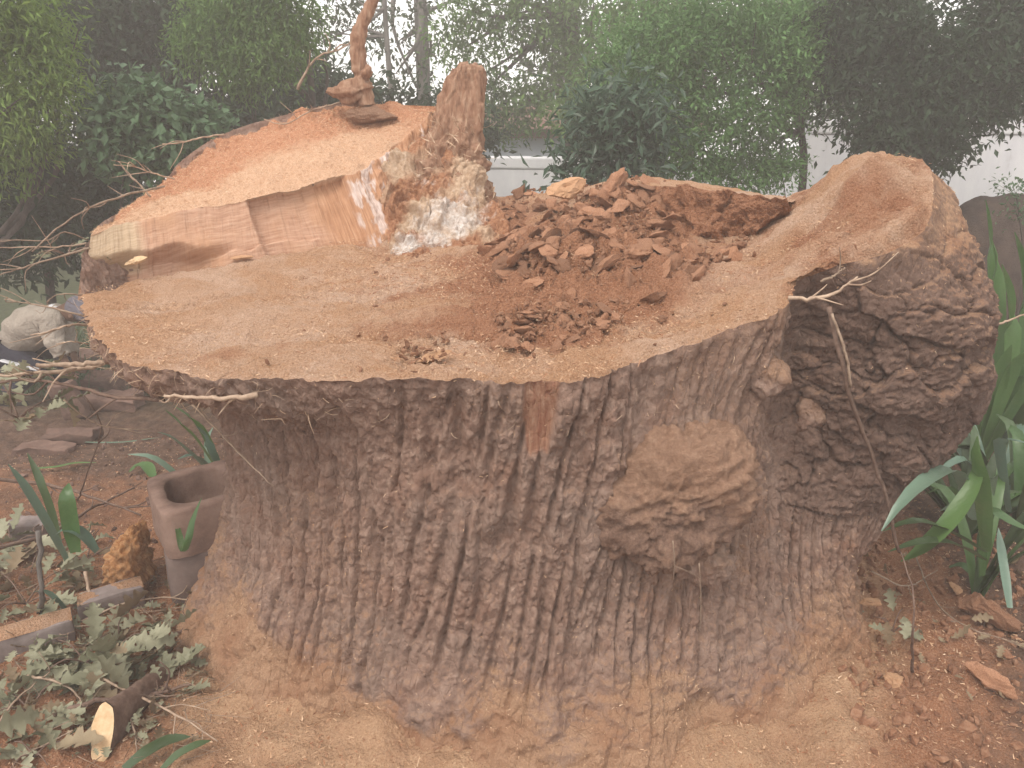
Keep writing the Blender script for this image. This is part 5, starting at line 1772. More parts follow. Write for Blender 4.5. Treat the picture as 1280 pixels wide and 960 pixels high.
def oak_sprig(px, py, lift, rad, n, label, seed, size=(0.10, 0.18), Y=None, dry=0.12, up=0.2):
    rg = np.random.default_rng(seed)
    c = at_y(px, py, Y) if Y else at_g(px, py)
    e = empty("oak_sprig", c, label, "oak sprig", "fallen oak sprigs beside the stump")
    a0 = rg.uniform(0, 6.28)
    tips = []
    for k in range(4):
        a = a0 + k * 1.6 + rg.uniform(-.5, .5)
        tip = np.array((math.cos(a) * rad, math.sin(a) * rad * 0.8, lift + rg.uniform(0, up) * rad))
        keys = [np.array((0, 0, lift * 0.5)), tip * 0.5 + np.array((0, 0, lift * 0.4 + 0.02)), tip]
        tips.append((keys[0], keys[1], tip))
        tube_obj("stem", keys, 0.004, 0.0018, MAT['darktwig'], e, 5, 8)
    for i in range(n):
        k0, k1, k2 = tips[i % 4]
        u = rg.uniform(0.25, 1.0)
        b = (1 - u)**2 * k0 + 2 * u * (1 - u) * k1 + u * u * k2 + rg.normal(size=3) * 0.02 * np.array((1, 1, .6))
        s = rg.uniform(*size)
        me = OAKDRY[int(rg.integers(4))] if rg.random() < dry else OAK[int(rg.integers(7))]
        az = math.atan2(k2[1], k2[0]) + rg.normal(0, 0.9)
        add("leaf", me, e, tuple(b), (rg.normal(0, 0.5), rg.normal(0.1, 0.45), az), (s, s, s))
    return e


oak_sprig(110, 838, 0.07, 0.15, 24, "grey green oak sprig with big lobed leaves just above the pale cut branch end", 61)
oak_sprig(40, 895, 0.05, 0.15, 18, "oak sprig at the bottom left corner with leaves reaching the picture edge", 62)
oak_sprig(150, 815, 0.06, 0.14, 16, "oak sprig lying on the near end of the grey kerb stone", 63)
oak_sprig(35, 765, 0.08, 0.20, 22, "wilted oak sprig behind the grey kerb stone at the left edge", 64, dry=0.3)
oak_sprig(110, 705, 0.05, 0.20, 20, "crumpled olive oak sprig left of the orange split wood", 65, (0.07, 0.11), dry=0.4)
oak_sprig(190, 868, 0.03, 0.11, 12, "flat oak sprig between the cut branch end and the stump foot", 66)
oak_sprig(25, 530, 0.04, 0.20, 26, "upright oak sprig at the left edge above the strappy leaves", 67, (0.07, 0.12), Y=2.75, up=0.9)
oak_sprig(45, 480, 0.02, 0.13, 14, "oak sprig hanging on the long dead twigs under the stooping person", 68, (0.07, 0.11), Y=2.8, up=0.3)
oak_sprig(1112, 800, 0.06, 0.09, 7, "single oak sprig stuck upright at the right flank of the stump", 69, (0.07, 0.1), up=0.9)
oak_sprig(45, 950, 0.03, 0.10, 9, "dull oak sprig on sawdust at the bottom edge left of the cut branch end", 70)
oak_sprig(85, 320, 0.0, 0.12, 8, "small yellowish oak sprig among the twigs at the slab's left end", 71, (0.05, 0.08), Y=3.2, up=.4)
oak_sprig(15, 690, 0.05, 0.16, 14, "oak sprig beneath the dead branch at the left edge", 72, dry=0.3)


def litter():
    rg = np.random.default_rng(77)
    src = [(np.array([v.co[:] for v in m.vertices]), np.array([p.vertices[:] for p in m.polygons])) for m in OAKDRY[:3] + OAK[:3]]
    for nm, mat, cnt, regs, sel in (("leaf_litter", GREEN['oakdry'], 460, [(-2.8, -1.0, 2.0, 3.0)], (0, 1, 2)), ("green_litter", GREEN['oak'], 260, [(-2.6, -1.15, 1.9, 2.75)], (3, 4, 5)), ("far_litter", GREEN['oakdry'], 120, [(1.5, 2.8, 2.1, 3.6)], (0, 1, 2))):
        Vs, Fs, off = [], [], 0
        for i in range(cnt):
            x0, x1, y0, y1 = regs[0]
            x_, y_ = rg.uniform(x0, x1), rg.uniform(y0, y1)
            if math.hypot(x_ - CX, y_ - CY) < 1.45:
                continue
            v, f = src[sel[int(rg.integers(3))]]
            s = rg.uniform(0.03, 0.085)
            mt = np.array((Euler((rg.normal(0, .5), rg.normal(0, .5), rg.uniform(0, 6.28))).to_matrix()))
            z_ = float(ground_z(np.array([x_]), np.array([y_]))[0])
            Vs.append((v * s) @ mt.T + np.array((x_, y_, z_ + rg.uniform(0.01, 0.05))))
            Fs.append(f + off)
            off += len(v)
        kind(add(nm, np_mesh(nm, np.vstack(Vs), np.vstack(Fs), mat, True)), "stuff")
    # fine sticks in the litter
    n = 1500
    b = np.stack((rg.uniform(-2.8, -1.0, n), rg.uniform(1.8, 3.2, n), np.zeros(n)), -1)
    b = b[np.hypot(b[:, 0] - CX, b[:, 1] - CY) > 1.42]
    b[:, 2] = ground_z(b[:, 0], b[:, 1]) + rg.uniform(0.005, 0.06, len(b))
    d = rg.normal(size=b.shape)
    d[:, 2] *= 0.2
    d /= np.linalg.norm(d, axis=1, keepdims=True)
    V, F = strips(b, d, rg.uniform(0.03, 0.16, len(b)), rg.uniform(0.0015, 0.004, len(b)), None, 0.12, 3)
    kind(add("stick_litter", np_mesh("stick_litter", V, F, MAT['twig'])), "stuff")
    # grass beyond
    n = 9000
    b = np.stack((rg.uniform(-8.5, -2.6, n), rg.uniform(6.3, 8.6, n), np.zeros(n)), -1)
    b[:, 2] = ground_z(b[:, 0], b[:, 1])
    d = rg.normal(size=b.shape) * 0.35 + np.array((0, 0, 1.0))
    d /= np.linalg.norm(d, axis=1, keepdims=True)
    V, F = strips(b, d, rg.uniform(0.08, 0.30, n), rg.uniform(0.006, 0.014, n), None, 0.3, 3)
    kind(add("grass", np_mesh("grass", V, F, GREEN['strapdark'])), "stuff")


litter()


def clods():
    rg = np.random.default_rng(91)
    src = []
    for i in range(5):
        m_ = chunk_mesh(380 + i, MAT['chunk'], (1, .7, .45), ico(1), 6)
        src.append((np.array([v.co[:] for v in m_.vertices]), np.array([p.vertices[:] for p in m_.polygons])))
    for nm, mt_, cnt, reg, hi_ in (("soil_clods", 'chunk', 2300, (1.15, 2.9, 1.55, 3.4), 0.042), ("wood_debris", 'chunk_pale', 700, (0.9, 2.7, 1.55, 2.9), 0.016), ("sawdust_lumps", 'chunk_pale', 900, (-2.6, 0.9, 1.6, 3.0), 0.013), ("dark_clods", 'earthbrick', 700, (-3.2, -1.2, 2.6, 5.0), 0.035)):
        Vs, Fs, off = [], [], 0
        for k in range(cnt):
            x_, y_ = rg.uniform(reg[0], reg[1]), rg.uniform(reg[2], reg[3])
            if math.hypot(x_ - CX, (y_ - CY) / 0.95) < 1.30:
                continue
            v, f = src[int(rg.integers(5))]
            s_ = 0.004 + (hi_ - 0.004) * rg.random()**2.5
            mt = np.array(Euler(tuple(rg.uniform(0, 6.28, 3))).to_matrix())
            z_ = float(ground_z(np.array([x_]), np.array([y_]))[0])
            Vs.append((v * s_) @ mt.T + np.array((x_, y_, z_ + 0.25 * s_)))
            Fs.append(f + off)
            off += len(v)
        kind(add(nm, np_mesh(nm, np.vstack(Vs), np.vstack(Fs), MAT[mt_], False)), "stuff")


clods()


# ------------------------------------------------------------------ concrete blocks, kerb, split wood, bricks
def rounded_square(r, p, seg=64):
    th = np.linspace(0, 2 * math.pi, seg, endpoint=False)
    c, s = np.cos(th), np.sin(th)
    k = 1 / (np.abs(c)**p + np.abs(s)**p)**(1 / p)
    return np.stack((r * k * c, r * k * s), -1)


def hollow_block(loc, rz, w_, wall, h, mat, label, cat="block", seed=0):
    o2, i2 = rounded_square(w_, 8), rounded_square(w_ - wall, 3.4)
    prof = [(o2 * 0.99, 0.0), (o2, 0.012), (o2, h * 0.33), (o2, h * 0.66), (o2, h - 0.012), (o2 * 0.985, h), (i2 * 1.02, h), (i2, h - 0.012), (i2 * 0.97, h * 0.5), (i2 * 0.95, 0.03), (i2 * 0.01, 0.03)]
    V = np.concatenate([np.column_stack((q, np.full(len(q), z))) for q, z in prof])
    seg = 64
    F = []
    for i in range(len(prof) - 1):
        for j in range(seg):
            k = (j + 1) % seg
            F.append((i * seg + j, i * seg + k, (i + 1) * seg + k, (i + 1) * seg + j))
    x, y, z = V.T
    V = V + 0.004 * np.stack([fbm(x * 14, y * 14, z * 14, 3, seed + q) for q in range(3)], -1)
    me = np_mesh("hollow_block", V, np.array(F), mat, True)
    o = add("hollow_block", me, None, loc, (0, 0, rz))
    return tag(o, label, cat)


bk = at_g(236, 742)
bk = np.array((bk[0] + 0.045, bk[1] + 0.18, bk[2] - 0.03))
BZ = bk[2]
hollow_block((bk[0] + 0.01, bk[1], BZ), math.radians(24), 0.195, 0.045, 0.235, MAT['blockdark'], "darker square block on the ground carrying the hollow brown block", seed=5)
hollow_block((bk[0] - 0.005, bk[1] + 0.005, BZ + 0.238), math.radians(33), 0.198, 0.055, 0.215, MAT['block'], "hollow brown concrete block with rounded corners and open top left of the trunk", seed=9)


def split_wood():
    p = at_g(150, 742)
    v, f = ico(5)
    q = v * np.array((0.13, 0.10, 0.17))
    # wedge: thin upper edge, broad foot
    k = np.clip((q[:, 2] + 0.17) / 0.34, 0, 1)
    q[:, 0] = q[:, 0] * (1.15 - 0.75 * k) + 0.075 * k
    q[:, 0] = np.minimum(q[:, 0], 0.095)
    x, y, z = q.T
    f1, f2, cid = voronoi(x * 10 + z * 9, z * 26 - x * 22, 230)
    q = q + v * (0.014 * (cid - .5) + 0.012 * fbm(x * 20, y * 20, z * 40, 4, 231) + 0.012 * fbm((x + z) * 18, y * 40, (z - x) * 90, 4, 232, 0.65))[:, None]
    o = add("split_log", np_mesh("split_log", q, f, MAT['orange']), None, p + np.array((0, 0.07, 0.13)), (0, 0.0, -0.15))
    tag(o, "bright orange wedge of split wood leaning on the dark lower block", "split log")


split_wood()


def kerb(a, b, h, wd, label, seed):
    mid_ = (a + b) / 2
    L = float(np.linalg.norm((b - a)[:2]))
    e = empty("kerb_stone", mid_ - np.array((0, 0, h * 0.5)), label, "kerb stone", None, math.atan2(b[1] - a[1], b[0] - a[0]))
    add("stone", box_mesh("stone", L, wd, h, MAT['kerb'], 0.012, 0.006, seed, 6), e, (0, 0, h * 0.5))
    # sawdust lying along its top: heaped strip
    nx, ny = 60, 14
    X, Y = np.meshgrid(np.linspace(-L / 2, L / 2, nx), np.linspace(-wd / 2, wd / 2, ny), indexing='ij')
    Z = h + 0.012 * np.cos(Y / wd * math.pi)**0.5 * (0.7 + 0.5 * fbm(X * 12, Y * 12, X * 0, 3, seed)) + 0.004 - 0.006
    o = add("sawdust", np_mesh("sawdust", np.stack((X, Y, Z), -1).reshape(-1, 3), grid_faces(nx, ny), MAT['cut'], True), e)
    o['kind'] = 'stuff'


ka, kb = at_g(-40, 838, 0.05), at_g(95, 792, 0.05)
kerb(ka, kb, 0.11, 0.10, "long grey concrete kerb stone dusted with sawdust at the left edge", 3)
kc, kd = at_g(100, 772, 0.05), at_g(182, 752, 0.04)
kerb(kc, kd, 0.10, 0.10, "short grey kerb stone below the orange split wood", 4)


def brick_block(px, py, dims, rz, label, mat='earthbrick', rx=0.0, ry=0.0, lift=0.5, seed=1):
    p = at_g(px, py)
    o = add("stone_block", box_mesh("stone_block", *dims, MAT[mat], 0.012, 0.03, seed, 5), None, p + np.array((0, 0, dims[2] * lift)), (rx, ry, rz))
    tag(o, label, "stone block", "rough blocks lying behind the stump")


brick_block(92, 525, (0.16, 0.10, 0.30), 0.3, "upright brown block leaning behind the oak sprig", seed=241, ry=-0.25)
brick_block(90, 552, (0.34, 0.16, 0.08), 0.15, "flat reddish brown block on the sawdust in front of the upright one", seed=242)
brick_block(60, 568, (0.30, 0.15, 0.07), -0.1, "flat block nearest the long pale leaf", seed=243)
brick_block(140, 512, (0.42, 0.20, 0.12), 0.1, "long brown block half hidden under the stump's left overhang", seed=244)
brick_block(150, 492, (0.5, 0.22, 0.18), 0.2, "dark block at the back under the stump's left overhang", seed=245)
brick_block(110, 470, (0.30, 0.25, 0.25), 0.4, "squat dark block beside the stooping person", seed=246)
brick_block(40, 672, (0.16, 0.12, 0.09), 0.4, "dark grey block under the crossing dead branches", 'kerb', seed=247)


# cut branch with pale oval end
def cut_branch():
    c = at_g(134, 938, 0.075)
    e = empty("cut_branch", c, "short sawn branch showing its pale oval cut end on the ground", "branch")
    n, seg = 16, 28
    th = np.linspace(0, 2 * math.pi, seg, endpoint=False)
    ax = np.array((0.12, 0.97, -0.12))
    ax /= np.linalg.norm(ax)
    rx, rz = 0.036, 0.080
    V = []
    for i in range(n):
        t = i / (n - 1)
        k = 1 - 0.25 * t
        ring = np.stack((rx * np.cos(th) * k, 0 * th + 0.05 * np.sin(th) * (1 - t), rz * np.sin(th) * k * (1 - 0.3 * t)), -1)
        V.append(ring + ax * t * 0.34 + np.array((0, 0, -0.02 * t)))
    V = np.concatenate(V)
    V += 0.004 * np.stack([fbm(V[:, 0] * 30, V[:, 1] * 30, V[:, 2] * 30, 3, 250 + q) for q in range(3)], -1)
    F = [(i * seg + j, i * seg + (j + 1) % seg, (i + 1) * seg + (j + 1) % seg, (i + 1) * seg + j) for i in range(n - 1) for j in range(seg)]
    add("branch_bark", poly_mesh("branch_bark", V, F, MAT['darktwig']), e)
    ring = V[:seg] - ax * 0.004
    vv = np.vstack((ring, ring * 0.5 - ax * 0.003, ring.mean(0) - ax * 0.004))
    ff = [(j, (j + 1) % seg, seg + (j + 1) % seg, seg + j) for j in range(seg)] + [(seg + j, seg + (j + 1) % seg, 2 * seg) for j in range(seg)]
    add("cut_end", poly_mesh("cut_end", vv, ff, MAT['cutend']), e)


cut_branch()


# ------------------------------------------------------------------ twigs and branches
def twig(keys, r, label, mat='twig', cat="twig", group=None, side=0, seed=0, name="dry_twig", r1=None):
    k0 = np.array(keys[0], float)
    kk = [np.array(q, float) - k0 for q in keys]
    n = 18
    pts = curve_pts(kk, n)
    rg = np.random.default_rng(seed + 900)
    pts[1:-1] += rg.normal(size=(n - 2, 3)) * r * 0.28
    V, F = tube(pts, np.linspace(r, r1 if r1 else r * 0.45, n), 6, 0.25, seed)
    Vs, Fs, off = [V], list(F), len(V)
    for i in range(side):
        j = int(rg.integers(4, n - 2))
        a = pts[j]
        tg = pts[j + 1] - pts[j - 1]
        tg /= np.linalg.norm(tg)
        d = tg + rg.normal(size=3) * 0.7
        d /= np.linalg.norm(d)
        L = rg.uniform(0.05, 0.16)
        sp = curve_pts([a, a + d * L * .5 + rg.normal(size=3) * 0.01, a + d * L + rg.normal(size=3) * 0.02], 7)
        v2, f2 = tube(sp, np.linspace(r * 0.55, r * 0.2, 7), 5, 0.2, seed)
        Vs.append(v2)
        Fs += [tuple(q + off for q in t_) for t_ in f2]
        off += len(v2)
    o = add(name, poly_mesh(name, np.vstack(Vs), Fs, MAT[mat]), None, k0)
    return tag(o, label, cat, group)


TG = "dry twigs sprouting at the stump's left side"


def pk(lst):
    return [P(*q) for q in lst]


twig(pk([(205, 233, 3.55), (150, 246, 3.3), (120, 256, 3.2), (85, 275, 3.1), (40, 315, 3.0)]), 0.0055, "longest arching pale twig reaching down left from the slab's back corner", group=TG, side=5, seed=1)
twig(pk([(112, 310, 3.12), (70, 322, 3.0), (30, 334, 2.95), (-10, 346, 2.9)]), 0.005, "straight pale twig running to the left edge above the person", group=TG, side=4, seed=2)
twig(pk([(108, 304, 3.15), (70, 309, 3.05), (30, 309, 3.0), (-10, 310, 2.95)]), 0.004, "level pale twig just above the straight one at the left edge", group=TG, side=4, seed=3)
twig(pk([(110, 300, 3.2), (80, 290, 3.1), (60, 300, 3.05), (20, 300, 3.0), (-10, 303, 3.0)]), 0.003, "thin crooked twig uppermost of those at the left edge", group=TG, side=3, seed=4)
twig(pk([(188, 246, 3.5), (176, 232, 3.5), (160, 216, 3.5), (148, 202, 3.5)]), 0.0042, "short straight twig poking up from the slab's left edge", group=TG, side=2, seed=5)
twig(pk([(218, 224, 3.75), (190, 216, 3.7), (165, 208, 3.65), (142, 206, 3.6)]), 0.0042, "wavy twig crossing the short straight one at the slab's left edge", group=TG, side=5, seed=6)
twig(pk([(280, 168, 4.05), (250, 172, 3.95), (225, 179, 3.85), (203, 180, 3.8)]), 0.005, "forked twig on the slab's back edge beneath the leafy shrub", group=TG, side=3, seed=7)
twig(pk([(425, 128, 4.3), (385, 140, 4.2), (355, 155, 4.15), (330, 149, 4.15)]), 0.005, "curled twig lying at the slab's rear left of the broken branch", group=TG, side=4, seed=8)
twig(pk([(106, 395, 2.75), (70, 386, 2.7), (40, 380, 2.7), (5, 374, 2.7)]), 0.004, "bent twig passing over the person's shoulders", group=TG, side=4, seed=9)
twig(pk([(108, 406, 2.72), (85, 407, 2.65), (60, 414, 2.6), (38, 419, 2.6)]), 0.005, "thick short twig in front of the person's arm", group=TG, side=2, seed=10)
twig(pk([(110, 430, 2.65), (90, 427, 2.6), (70, 430, 2.6)]), 0.0035, "small twig pair in front of the person's hands", group=TG, side=2, seed=11)
twig(pk([(104, 369, 2.95), (85, 367, 2.9), (70, 369, 2.9), (58, 378, 2.9)]), 0.0035, "hooked twig just left of the sawn kerf beside the person's head", group=TG, side=2, seed=12)
twig(pk([(135, 452, 2.45), (100, 455, 2.45), (70, 456, 2.45), (46, 456, 2.45)]), 0.008, "blunt sawn stick pointing left below the person", group=TG, side=0, seed=13, r1=0.007)
twig(pk([(140, 452, 2.5), (95, 462, 2.48), (50, 466, 2.46), (-20, 470, 2.4)]), 0.0085, "thick pale branch running to the left edge below the person", group=TG, side=5, seed=14)
twig(pk([(205, 500, 2.35), (150, 497, 2.4), (95, 484, 2.45), (40, 474, 2.45), (-20, 480, 2.4)]), 0.008, "bowed brown branch dipping under the stump's left overhang", 'darktwig', group=TG, side=4, seed=15)
twig(pk([(322, 493, 2.02), (290, 498, 2.03), (250, 497, 2.04), (205, 495, 2.06)]), 0.0085, "thick broken twig lying along the front left rim of the stump", group=TG, side=4, seed=16)
twig(pk([(240, 506, 2.12), (268, 534, 2.12), (300, 568, 2.12), (342, 608, 2.05)]), 0.003, "thin root thread slanting down across the bark at the left", group=TG, side=1, seed=17)
twig([at_g(97, 625), P(103, 610, 3.1), P(117, 568, 3.0), P(127, 536, 2.95), P(120, 514, 2.9), P(105, 494, 2.85)], 0.0055, "upright crooked dead stem with a kinked tip on the red sawdust", 'darktwig', seed=18, side=2)
twig(pk([(80, 500, 2.7), (105, 520, 2.75), (135, 534, 2.8), (190, 537, 2.9)]), 0.0035, "fine twig crossing behind the crooked dead stem", seed=19, side=2)
twig([at_g(-30, 632, .16), at_g(50, 632, .14), at_g(110, 640, .10), at_g(178, 655, .05)], 0.011, "long brown dead branch lying level across the strappy leaves", 'darktwig', "branch", side=4, seed=20, name="dead_branch")
twig([at_g(-20, 716, .10), at_g(60, 690, .09), at_g(120, 655, .09), at_g(170, 622, .06)], 0.010, "dead branch slanting up to the right over the level one", 'darktwig', "branch", side=5, seed=21, name="dead_branch")
twig([at_g(70, 640, .12), at_g(55, 680, .06), at_g(40, 720, .02)], 0.007, "short forked stick joining the two dead branches", 'darktwig', seed=22, side=1)
twig([at_g(52, 770, .02), P(52, 740, 2.42), P(50, 700, 2.44), P(48, 664, 2.46)], 0.010, "upright greyish violet stick among the oak leaves", 'greytrunk', seed=23, r1=0.009)
twig([at_g(70, 905, .04), at_g(120, 895, .06), at_g(180, 885, .05), at_g(242, 870, .05)], 0.010, "brown branch lying right behind the pale cut branch end", 'darktwig', "branch", side=4, seed=24, name="dead_branch")
twig([at_g(128, 868, .08), at_g(180, 892, .07), at_g(225, 915, .07), at_g(275, 945, .06)], 0.0055, "pale straight stick pointing down to the stump's foot", seed=25, side=3)
twig([at_g(40, 868, .08), at_g(75, 875, .08), at_g(100, 885, .06), at_g(108, 895, .02)], 0.0055, "bent pale stick over the dark gap among the oak leaves", seed=26, side=3)
twig([at_g(112, 740, .10), at_g(115, 760, .06), at_g(120, 785, .02)], 0.008, "short pale stripped stick in front of the orange split wood", seed=27)
twig([at_g(105, 790, .05), at_g(160, 770, .06), at_g(215, 760, .05), at_g(285, 768, .03)], 0.0045, "long thin twig crossing below the two stacked blocks", seed=28, side=4)
twig([at_g(215, 805, .04), at_g(250, 790, .05), at_g(285, 770, .06)], 0.006, "brown twig leaning on the trunk's left foot", 'darktwig', seed=29, side=3)
twig([at_g(-20, 800, .05), at_g(60, 800, .06), at_g(120, 795, .05)], 0.004, "thin pale twig over the long kerb stone", seed=30, side=3)
twig([at_g(0, 935, .08), at_g(25, 900, .08), at_g(50, 870, .06)], 0.0045, "thin stick rising from the bottom left corner", seed=31, side=2)
twig([at_g(165, 905, .05), at_g(170, 925, .03), at_g(172, 950, .01)], 0.004, "small upright dry stalk right of the pale cut branch end", seed=32, side=2)
# right side
twig(pk([(1036, 384, 2.33), (1046, 430, 2.27), (1060, 486, 2.27), (1080, 545, 2.30), (1104, 612, 2.33), (1124, 690, 2.36)]), 0.008, "long brown vine hanging down the dark bark beside the limb stub", 'darktwig', "vine", side=0, seed=33, name="hanging_vine", r1=0.006)
twig(pk([(1040, 392, 2.29), (1054, 430, 2.25), (1062, 470, 2.25), (1063, 484, 2.26)]), 0.0045, "short pale vine looped round the long brown one", seed=34, cat="vine", name="hanging_vine", r1=0.004)
twig(pk([(985, 372, 2.28), (1015, 374, 2.27), (1045, 366, 2.27), (1072, 346, 2.28)]), 0.007, "pale splintered twig bridging the crease above the hanging vine", seed=35, side=4)
twig(pk([(1026, 352, 2.33), (1044, 344, 2.31), (1056, 334, 2.31)]), 0.005, "small broken twig above the splintered one in the crease", seed=36, side=1)
twig(pk([(874, 704, 1.955), (876, 740, 1.95), (876, 770, 1.95), (875, 790, 1.95)]), 0.0022, "single pale root thread hanging straight below the burl", seed=37)
twig(pk([(841, 676, 1.93), (843, 700, 1.92), (842, 726, 1.93)]), 0.002, "short root thread dangling from the underside of the burl", seed=38, side=2)
twig([at_g(1139, 845, .02), P(1141, 790, 2.16), P(1140, 740, 2.2), P(1126, 690, 2.3)], 0.006, "reddish stem rising from the chips right of the stump", 'darktwig', seed=39)
twig([at_g(1140, 720, .1), at_g(1165, 765, .06), at_g(1205, 800, .06), at_g(1300, 826, .05)], 0.004, "thin pale tendril sweeping over the chips at lower right", seed=40, side=3)
twig(pk([(1238, 405, 2.75), (1258, 402, 2.75), (1290, 388, 2.75)]), 0.005, "pale twig crossing the bright green leaves right of the limb stub", seed=41)
twig(pk([(372, 112, 4.6), (386, 84, 4.6), (402, 68, 4.6), (428, 60, 4.6), (448, 46, 4.6)]), 0.008, "bare grey curved twig left of the broken branch", seed=42, side=4)
twig([at_g(1085, 740, .1), at_g(1130, 745, .05), at_g(1170, 722, .04)], 0.004, "thin stick among pale chips at the stump's right foot", seed=43, side=2)


# ------------------------------------------------------------------ the stooping person
def person():
    S = lambda name, col, r=0.85: mat_simple(name, [(0.3, tuple(c * 0.8 for c in col)), (0.7, col)], 9, r, 0.9, 0.05, 3, (1, 1, 1), 0, 9)
    skin, khaki, white, navy, grey, shoe = (S("skin", (0.16, 0.09, 0.06), 0.6), S("khaki_cloth", (0.40, 0.345, 0.29)), S("white_cloth", (0.72, 0.72, 0.74)),
                                            S("navy_cloth", (0.035, 0.035, 0.055)), S("grey_cap", (0.17, 0.16, 0.19)), S("dark_leather", (0.03, 0.025, 0.02), 0.5))
    hip = P(14, 432, 6.05)
    g = float(ground_z(np.array([hip[0]]), np.array([hip[1]]))[0])
    e = empty("person", (hip[0], hip[1], g), "person in a khaki jacket and dark striped trousers stooping behind the stump", "person")
    O = np.array((hip[0], hip[1], g))

    def rel(px, py, Y):
        return P(px, py, Y) - O

    H0 = hip - O
    chest = rel(58, 402, 5.86)
    neck = rel(76, 391, 5.8)
    head = rel(92, 388, 5.74)
    headt = rel(104, 392, 5.70)
    shN, shF = rel(64, 402, 5.68), rel(70, 394, 6.0)
    elN, elF = rel(70, 428, 5.62), rel(84, 424, 5.95)
    haN, haF = rel(80, 450, 5.60), rel(94, 448, 5.85)
    hipN, hipF = H0 + np.array((0.02, -0.10, -0.03)), H0 + np.array((0.02, 0.10, -0.03))
    ftN, ftF = np.array((-0.05, -0.14, 0.07)), np.array((0.22, 0.16, 0.07))
    knN = np.array((H0[0] + 0.32, -0.16, H0[2] * 0.62 + 0.06))
    knF = np.array((H0[0] + 0.40, 0.16, H0[2] * 0.62 + 0.08))

    def skinmesh(name, pts, edges, rad, mat, root, sub=2):
        me = bpy.data.meshes.new(name)
        me.from_pydata([tuple(map(float, p)) for p in pts], edges, [])
        o = add(name, me, e)
        me.materials.append(mat)
        md = o.modifiers.new("skin", 'SKIN')
        md.use_smooth_shade = True
        for sv, r in zip(me.skin_vertices[0].data, rad):
            sv.radius = (r, r) if not isinstance(r, tuple) else r
        me.skin_vertices[0].data[root].use_root = True
        s2 = o.modifiers.new("sub", 'SUBSURF')
        s2.levels = s2.render_levels = sub
        return o

    # body: pelvis, spine, neck, head, arms with fingers, legs
    pts = [H0, (H0 + chest) / 2 - np.array((0, 0, 0.03)), chest - np.array((0.02, 0, 0.05)), neck, head, headt]
    rad = [0.11, 0.09, 0.085, 0.05, 0.095, 0.07]
    edges = [(0, 1), (1, 2), (2, 3), (3, 4), (4, 5)]

    def chain(parent, ps, rs):
        k = parent
        for p, r in zip(ps, rs):
            pts.append(p)
            rad.append(r)
            edges.append((k, len(pts) - 1))
            k = len(pts) - 1
        return k
    for s_, el, ha in ((shN, elN, haN), (shF, elF, haF)):
        w_ = chain(2, [s_, el, ha], [0.05, 0.042, 0.028])
        d = (ha - el) / np.linalg.norm(ha - el)
        palm = ha + d * 0.06
        k = chain(w_, [palm], [0.034])
        sdv = np.cross(d, np.array((0, 1.0, 0)))
        sdv /= np.linalg.norm(sdv)
        for q, L in ((-0.03, 0.06), (-0.01, 0.075), (0.01, 0.07), (0.03, 0.055)):
            chain(k, [palm + np.array((0, q, 0)) + d * 0.035, palm + np.array((0, q, 0)) + d * (0.035 + L * .6) + sdv * 0.02, palm + np.array((0, q, 0)) + d * (0.03 + L) + sdv * 0.045], [0.009, 0.0085, 0.007])
        chain(k, [palm + sdv * 0.04 + d * 0.0, palm + sdv * 0.06 + d * 0.03], [0.011, 0.009])
    for hp, kn, ft in ((hipN, knN, ftN), (hipF, knF, ftF)):
        chain(0, [hp, kn, ft, ft + np.array((0.15, 0, -0.03))], [0.095, 0.065, 0.045, 0.035])
    skinmesh("body", pts, edges, rad, skin, 0)
    # jacket
    Vj, Fj, off = [], [], 0
    up = np.array((0, 0, 1.0))
    for ks, rs in (([H0 - np.array((0.06, 0, 0.03)), H0 + np.array((0.04, 0, 0.02)), (H0 + chest) / 2 + 0.03 * up, chest, (chest + neck) / 2, neck], [0.05, 0.14, 0.155, 0.165, 0.125, 0.07]),
                   ([chest + 0.4 * (shN - chest), shN, (shN + elN) / 2, elN, haN - (haN - elN) * 0.25], [0.09, 0.105, 0.09, 0.075, 0.055]),
                   ([chest + 0.4 * (shF - chest), shF, (shF + elF) / 2, elF, haF - (haF - elF) * 0.25], [0.09, 0.10, 0.085, 0.072, 0.052])):
        p = curve_pts(ks, 40)
        r = np.interp(np.linspace(0, 1, 40), np.linspace(0, 1, len(rs)), rs)
        v2, f2 = tube(p, r, 28)
        x, y, z = v2.T
        v2 = v2 + 0.016 * np.stack([fbm(x * 9 + q * 7, y * 9, z * 14, 3, 260 + q) for q in range(3)], -1)
        Vj.append(v2)
        Fj += [tuple(i + off for i in t_) for t_ in f2]
        off += len(v2)
    add("jacket", poly_mesh("jacket", np.vstack(Vj), Fj, khaki), e)
    # trousers
    tr = [H0, hipN, knN, ftN + np.array((0, 0, 0.05)), hipF, knF, ftF + np.array((0, 0, 0.05))]
    skinmesh("trousers", tr, [(0, 1), (1, 2), (2, 3), (0, 4), (4, 5), (5, 6)], [0.15, 0.115, 0.085, 0.07, 0.115, 0.085, 0.07], navy, 0)
    skinmesh("stripe", [hipN + np.array((0.01, -0.115, -.02)), (hipN * .45 + knN * .55) + np.array((0, -0.105, 0)), knN + np.array((0.02, -0.085, 0))], [(0, 1), (1, 2)], [(0.03, 0.008)] * 3, white, 0, 1)
    for ft in (ftN, ftF):
        skinmesh("shoe", [ft + np.array((-0.05, 0, -0.03)), ft + np.array((0.06, 0, -0.035)), ft + np.array((0.17, 0, -0.045))], [(0, 1), (1, 2)], [0.05, 0.05, 0.035], shoe, 1)
    skinmesh("collar", [neck - (neck - chest) * 0.45 + np.array((-0.0, 0, 0.05)), neck + np.array((0.0, 0, 0.03)), neck + np.array((0.01, -0.05, -0.02))], [(0, 1), (1, 2)], [0.055, 0.06, 0.045], white, 1)
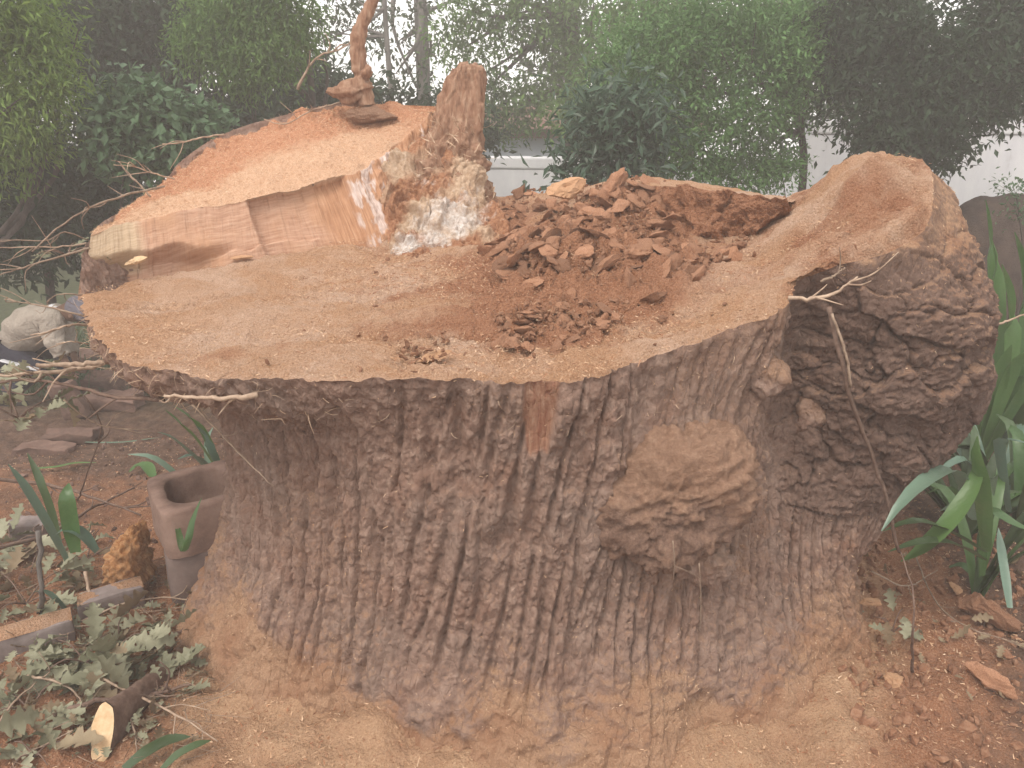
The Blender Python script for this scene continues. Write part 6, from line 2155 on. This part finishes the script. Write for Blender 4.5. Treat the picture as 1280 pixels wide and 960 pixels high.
    # cap, ear, nose, mouth, eyes
    skinmesh("cap", [head + np.array((0.0, 0, 0.045)), headt + np.array((0.0, 0, 0.03)), headt + np.array((0.07, -0.02, -0.02))], [(0, 1), (1, 2)], [0.095, 0.085, (0.06, 0.02)], grey, 1)
    fd = np.array((0.35, -0.45, -0.82))
    for nm, off, r, mt in (("nose", fd * 0.085 + np.array((0.03, 0, 0)), 0.016, skin), ("ear", np.array((-0.01, -0.092, -0.01)), 0.02, skin), ("eye", fd * 0.08 + np.array((0.045, -0.03, 0.03)), 0.010, white), ("eye", fd * 0.08 + np.array((0.06, 0.03, 0.02)), 0.010, white), ("mouth", fd * 0.085 + np.array((-0.02, 0, -0.0)), 0.016, shoe)):
        v, f = ICO3
        sc_ = np.array((1, 0.6, 1)) if nm == "ear" else np.array((1, 1, 0.5)) if nm == "mouth" else np.ones(3)
        add(nm, np_mesh(nm, v * r * sc_, f, mt), e, tuple((head + headt) / 2 + off))


person()


# ------------------------------------------------------------------ haze: air volume added to imitate a lens veil
def haze():
    me = box_mesh("haze", 58, 50, 14, None, 0) if False else bpy.data.meshes.new("haze")
    x0, x1, y0, y1, z0, z1 = -27, 27, -20.5, 27, -3, 7.5
    me.from_pydata([(x0, y0, z0), (x1, y0, z0), (x1, y1, z0), (x0, y1, z0), (x0, y0, z1), (x1, y0, z1), (x1, y1, z1), (x0, y1, z1)], [],
                   [(3, 2, 1, 0), (4, 5, 6, 7), (0, 1, 5, 4), (1, 2, 6, 5), (2, 3, 7, 6), (3, 0, 4, 7)])
    m = bpy.data.materials.new("haze")
    m.use_nodes = True
    t = m.node_tree
    t.nodes.remove(t.nodes["Principled BSDF"])
    pv = t.nodes.new("ShaderNodeVolumePrincipled")
    pv.inputs["Color"].default_value = (0.98, 0.93, 0.89, 1)
    pv.inputs["Density"].default_value = 0.0155
    pv.inputs["Anisotropy"].default_value = 0.0
    t.links.new(pv.outputs[0], t.nodes["Material Output"].inputs["Volume"])
    me.materials.append(m)
    kind(add("haze", me), "stuff")


haze()
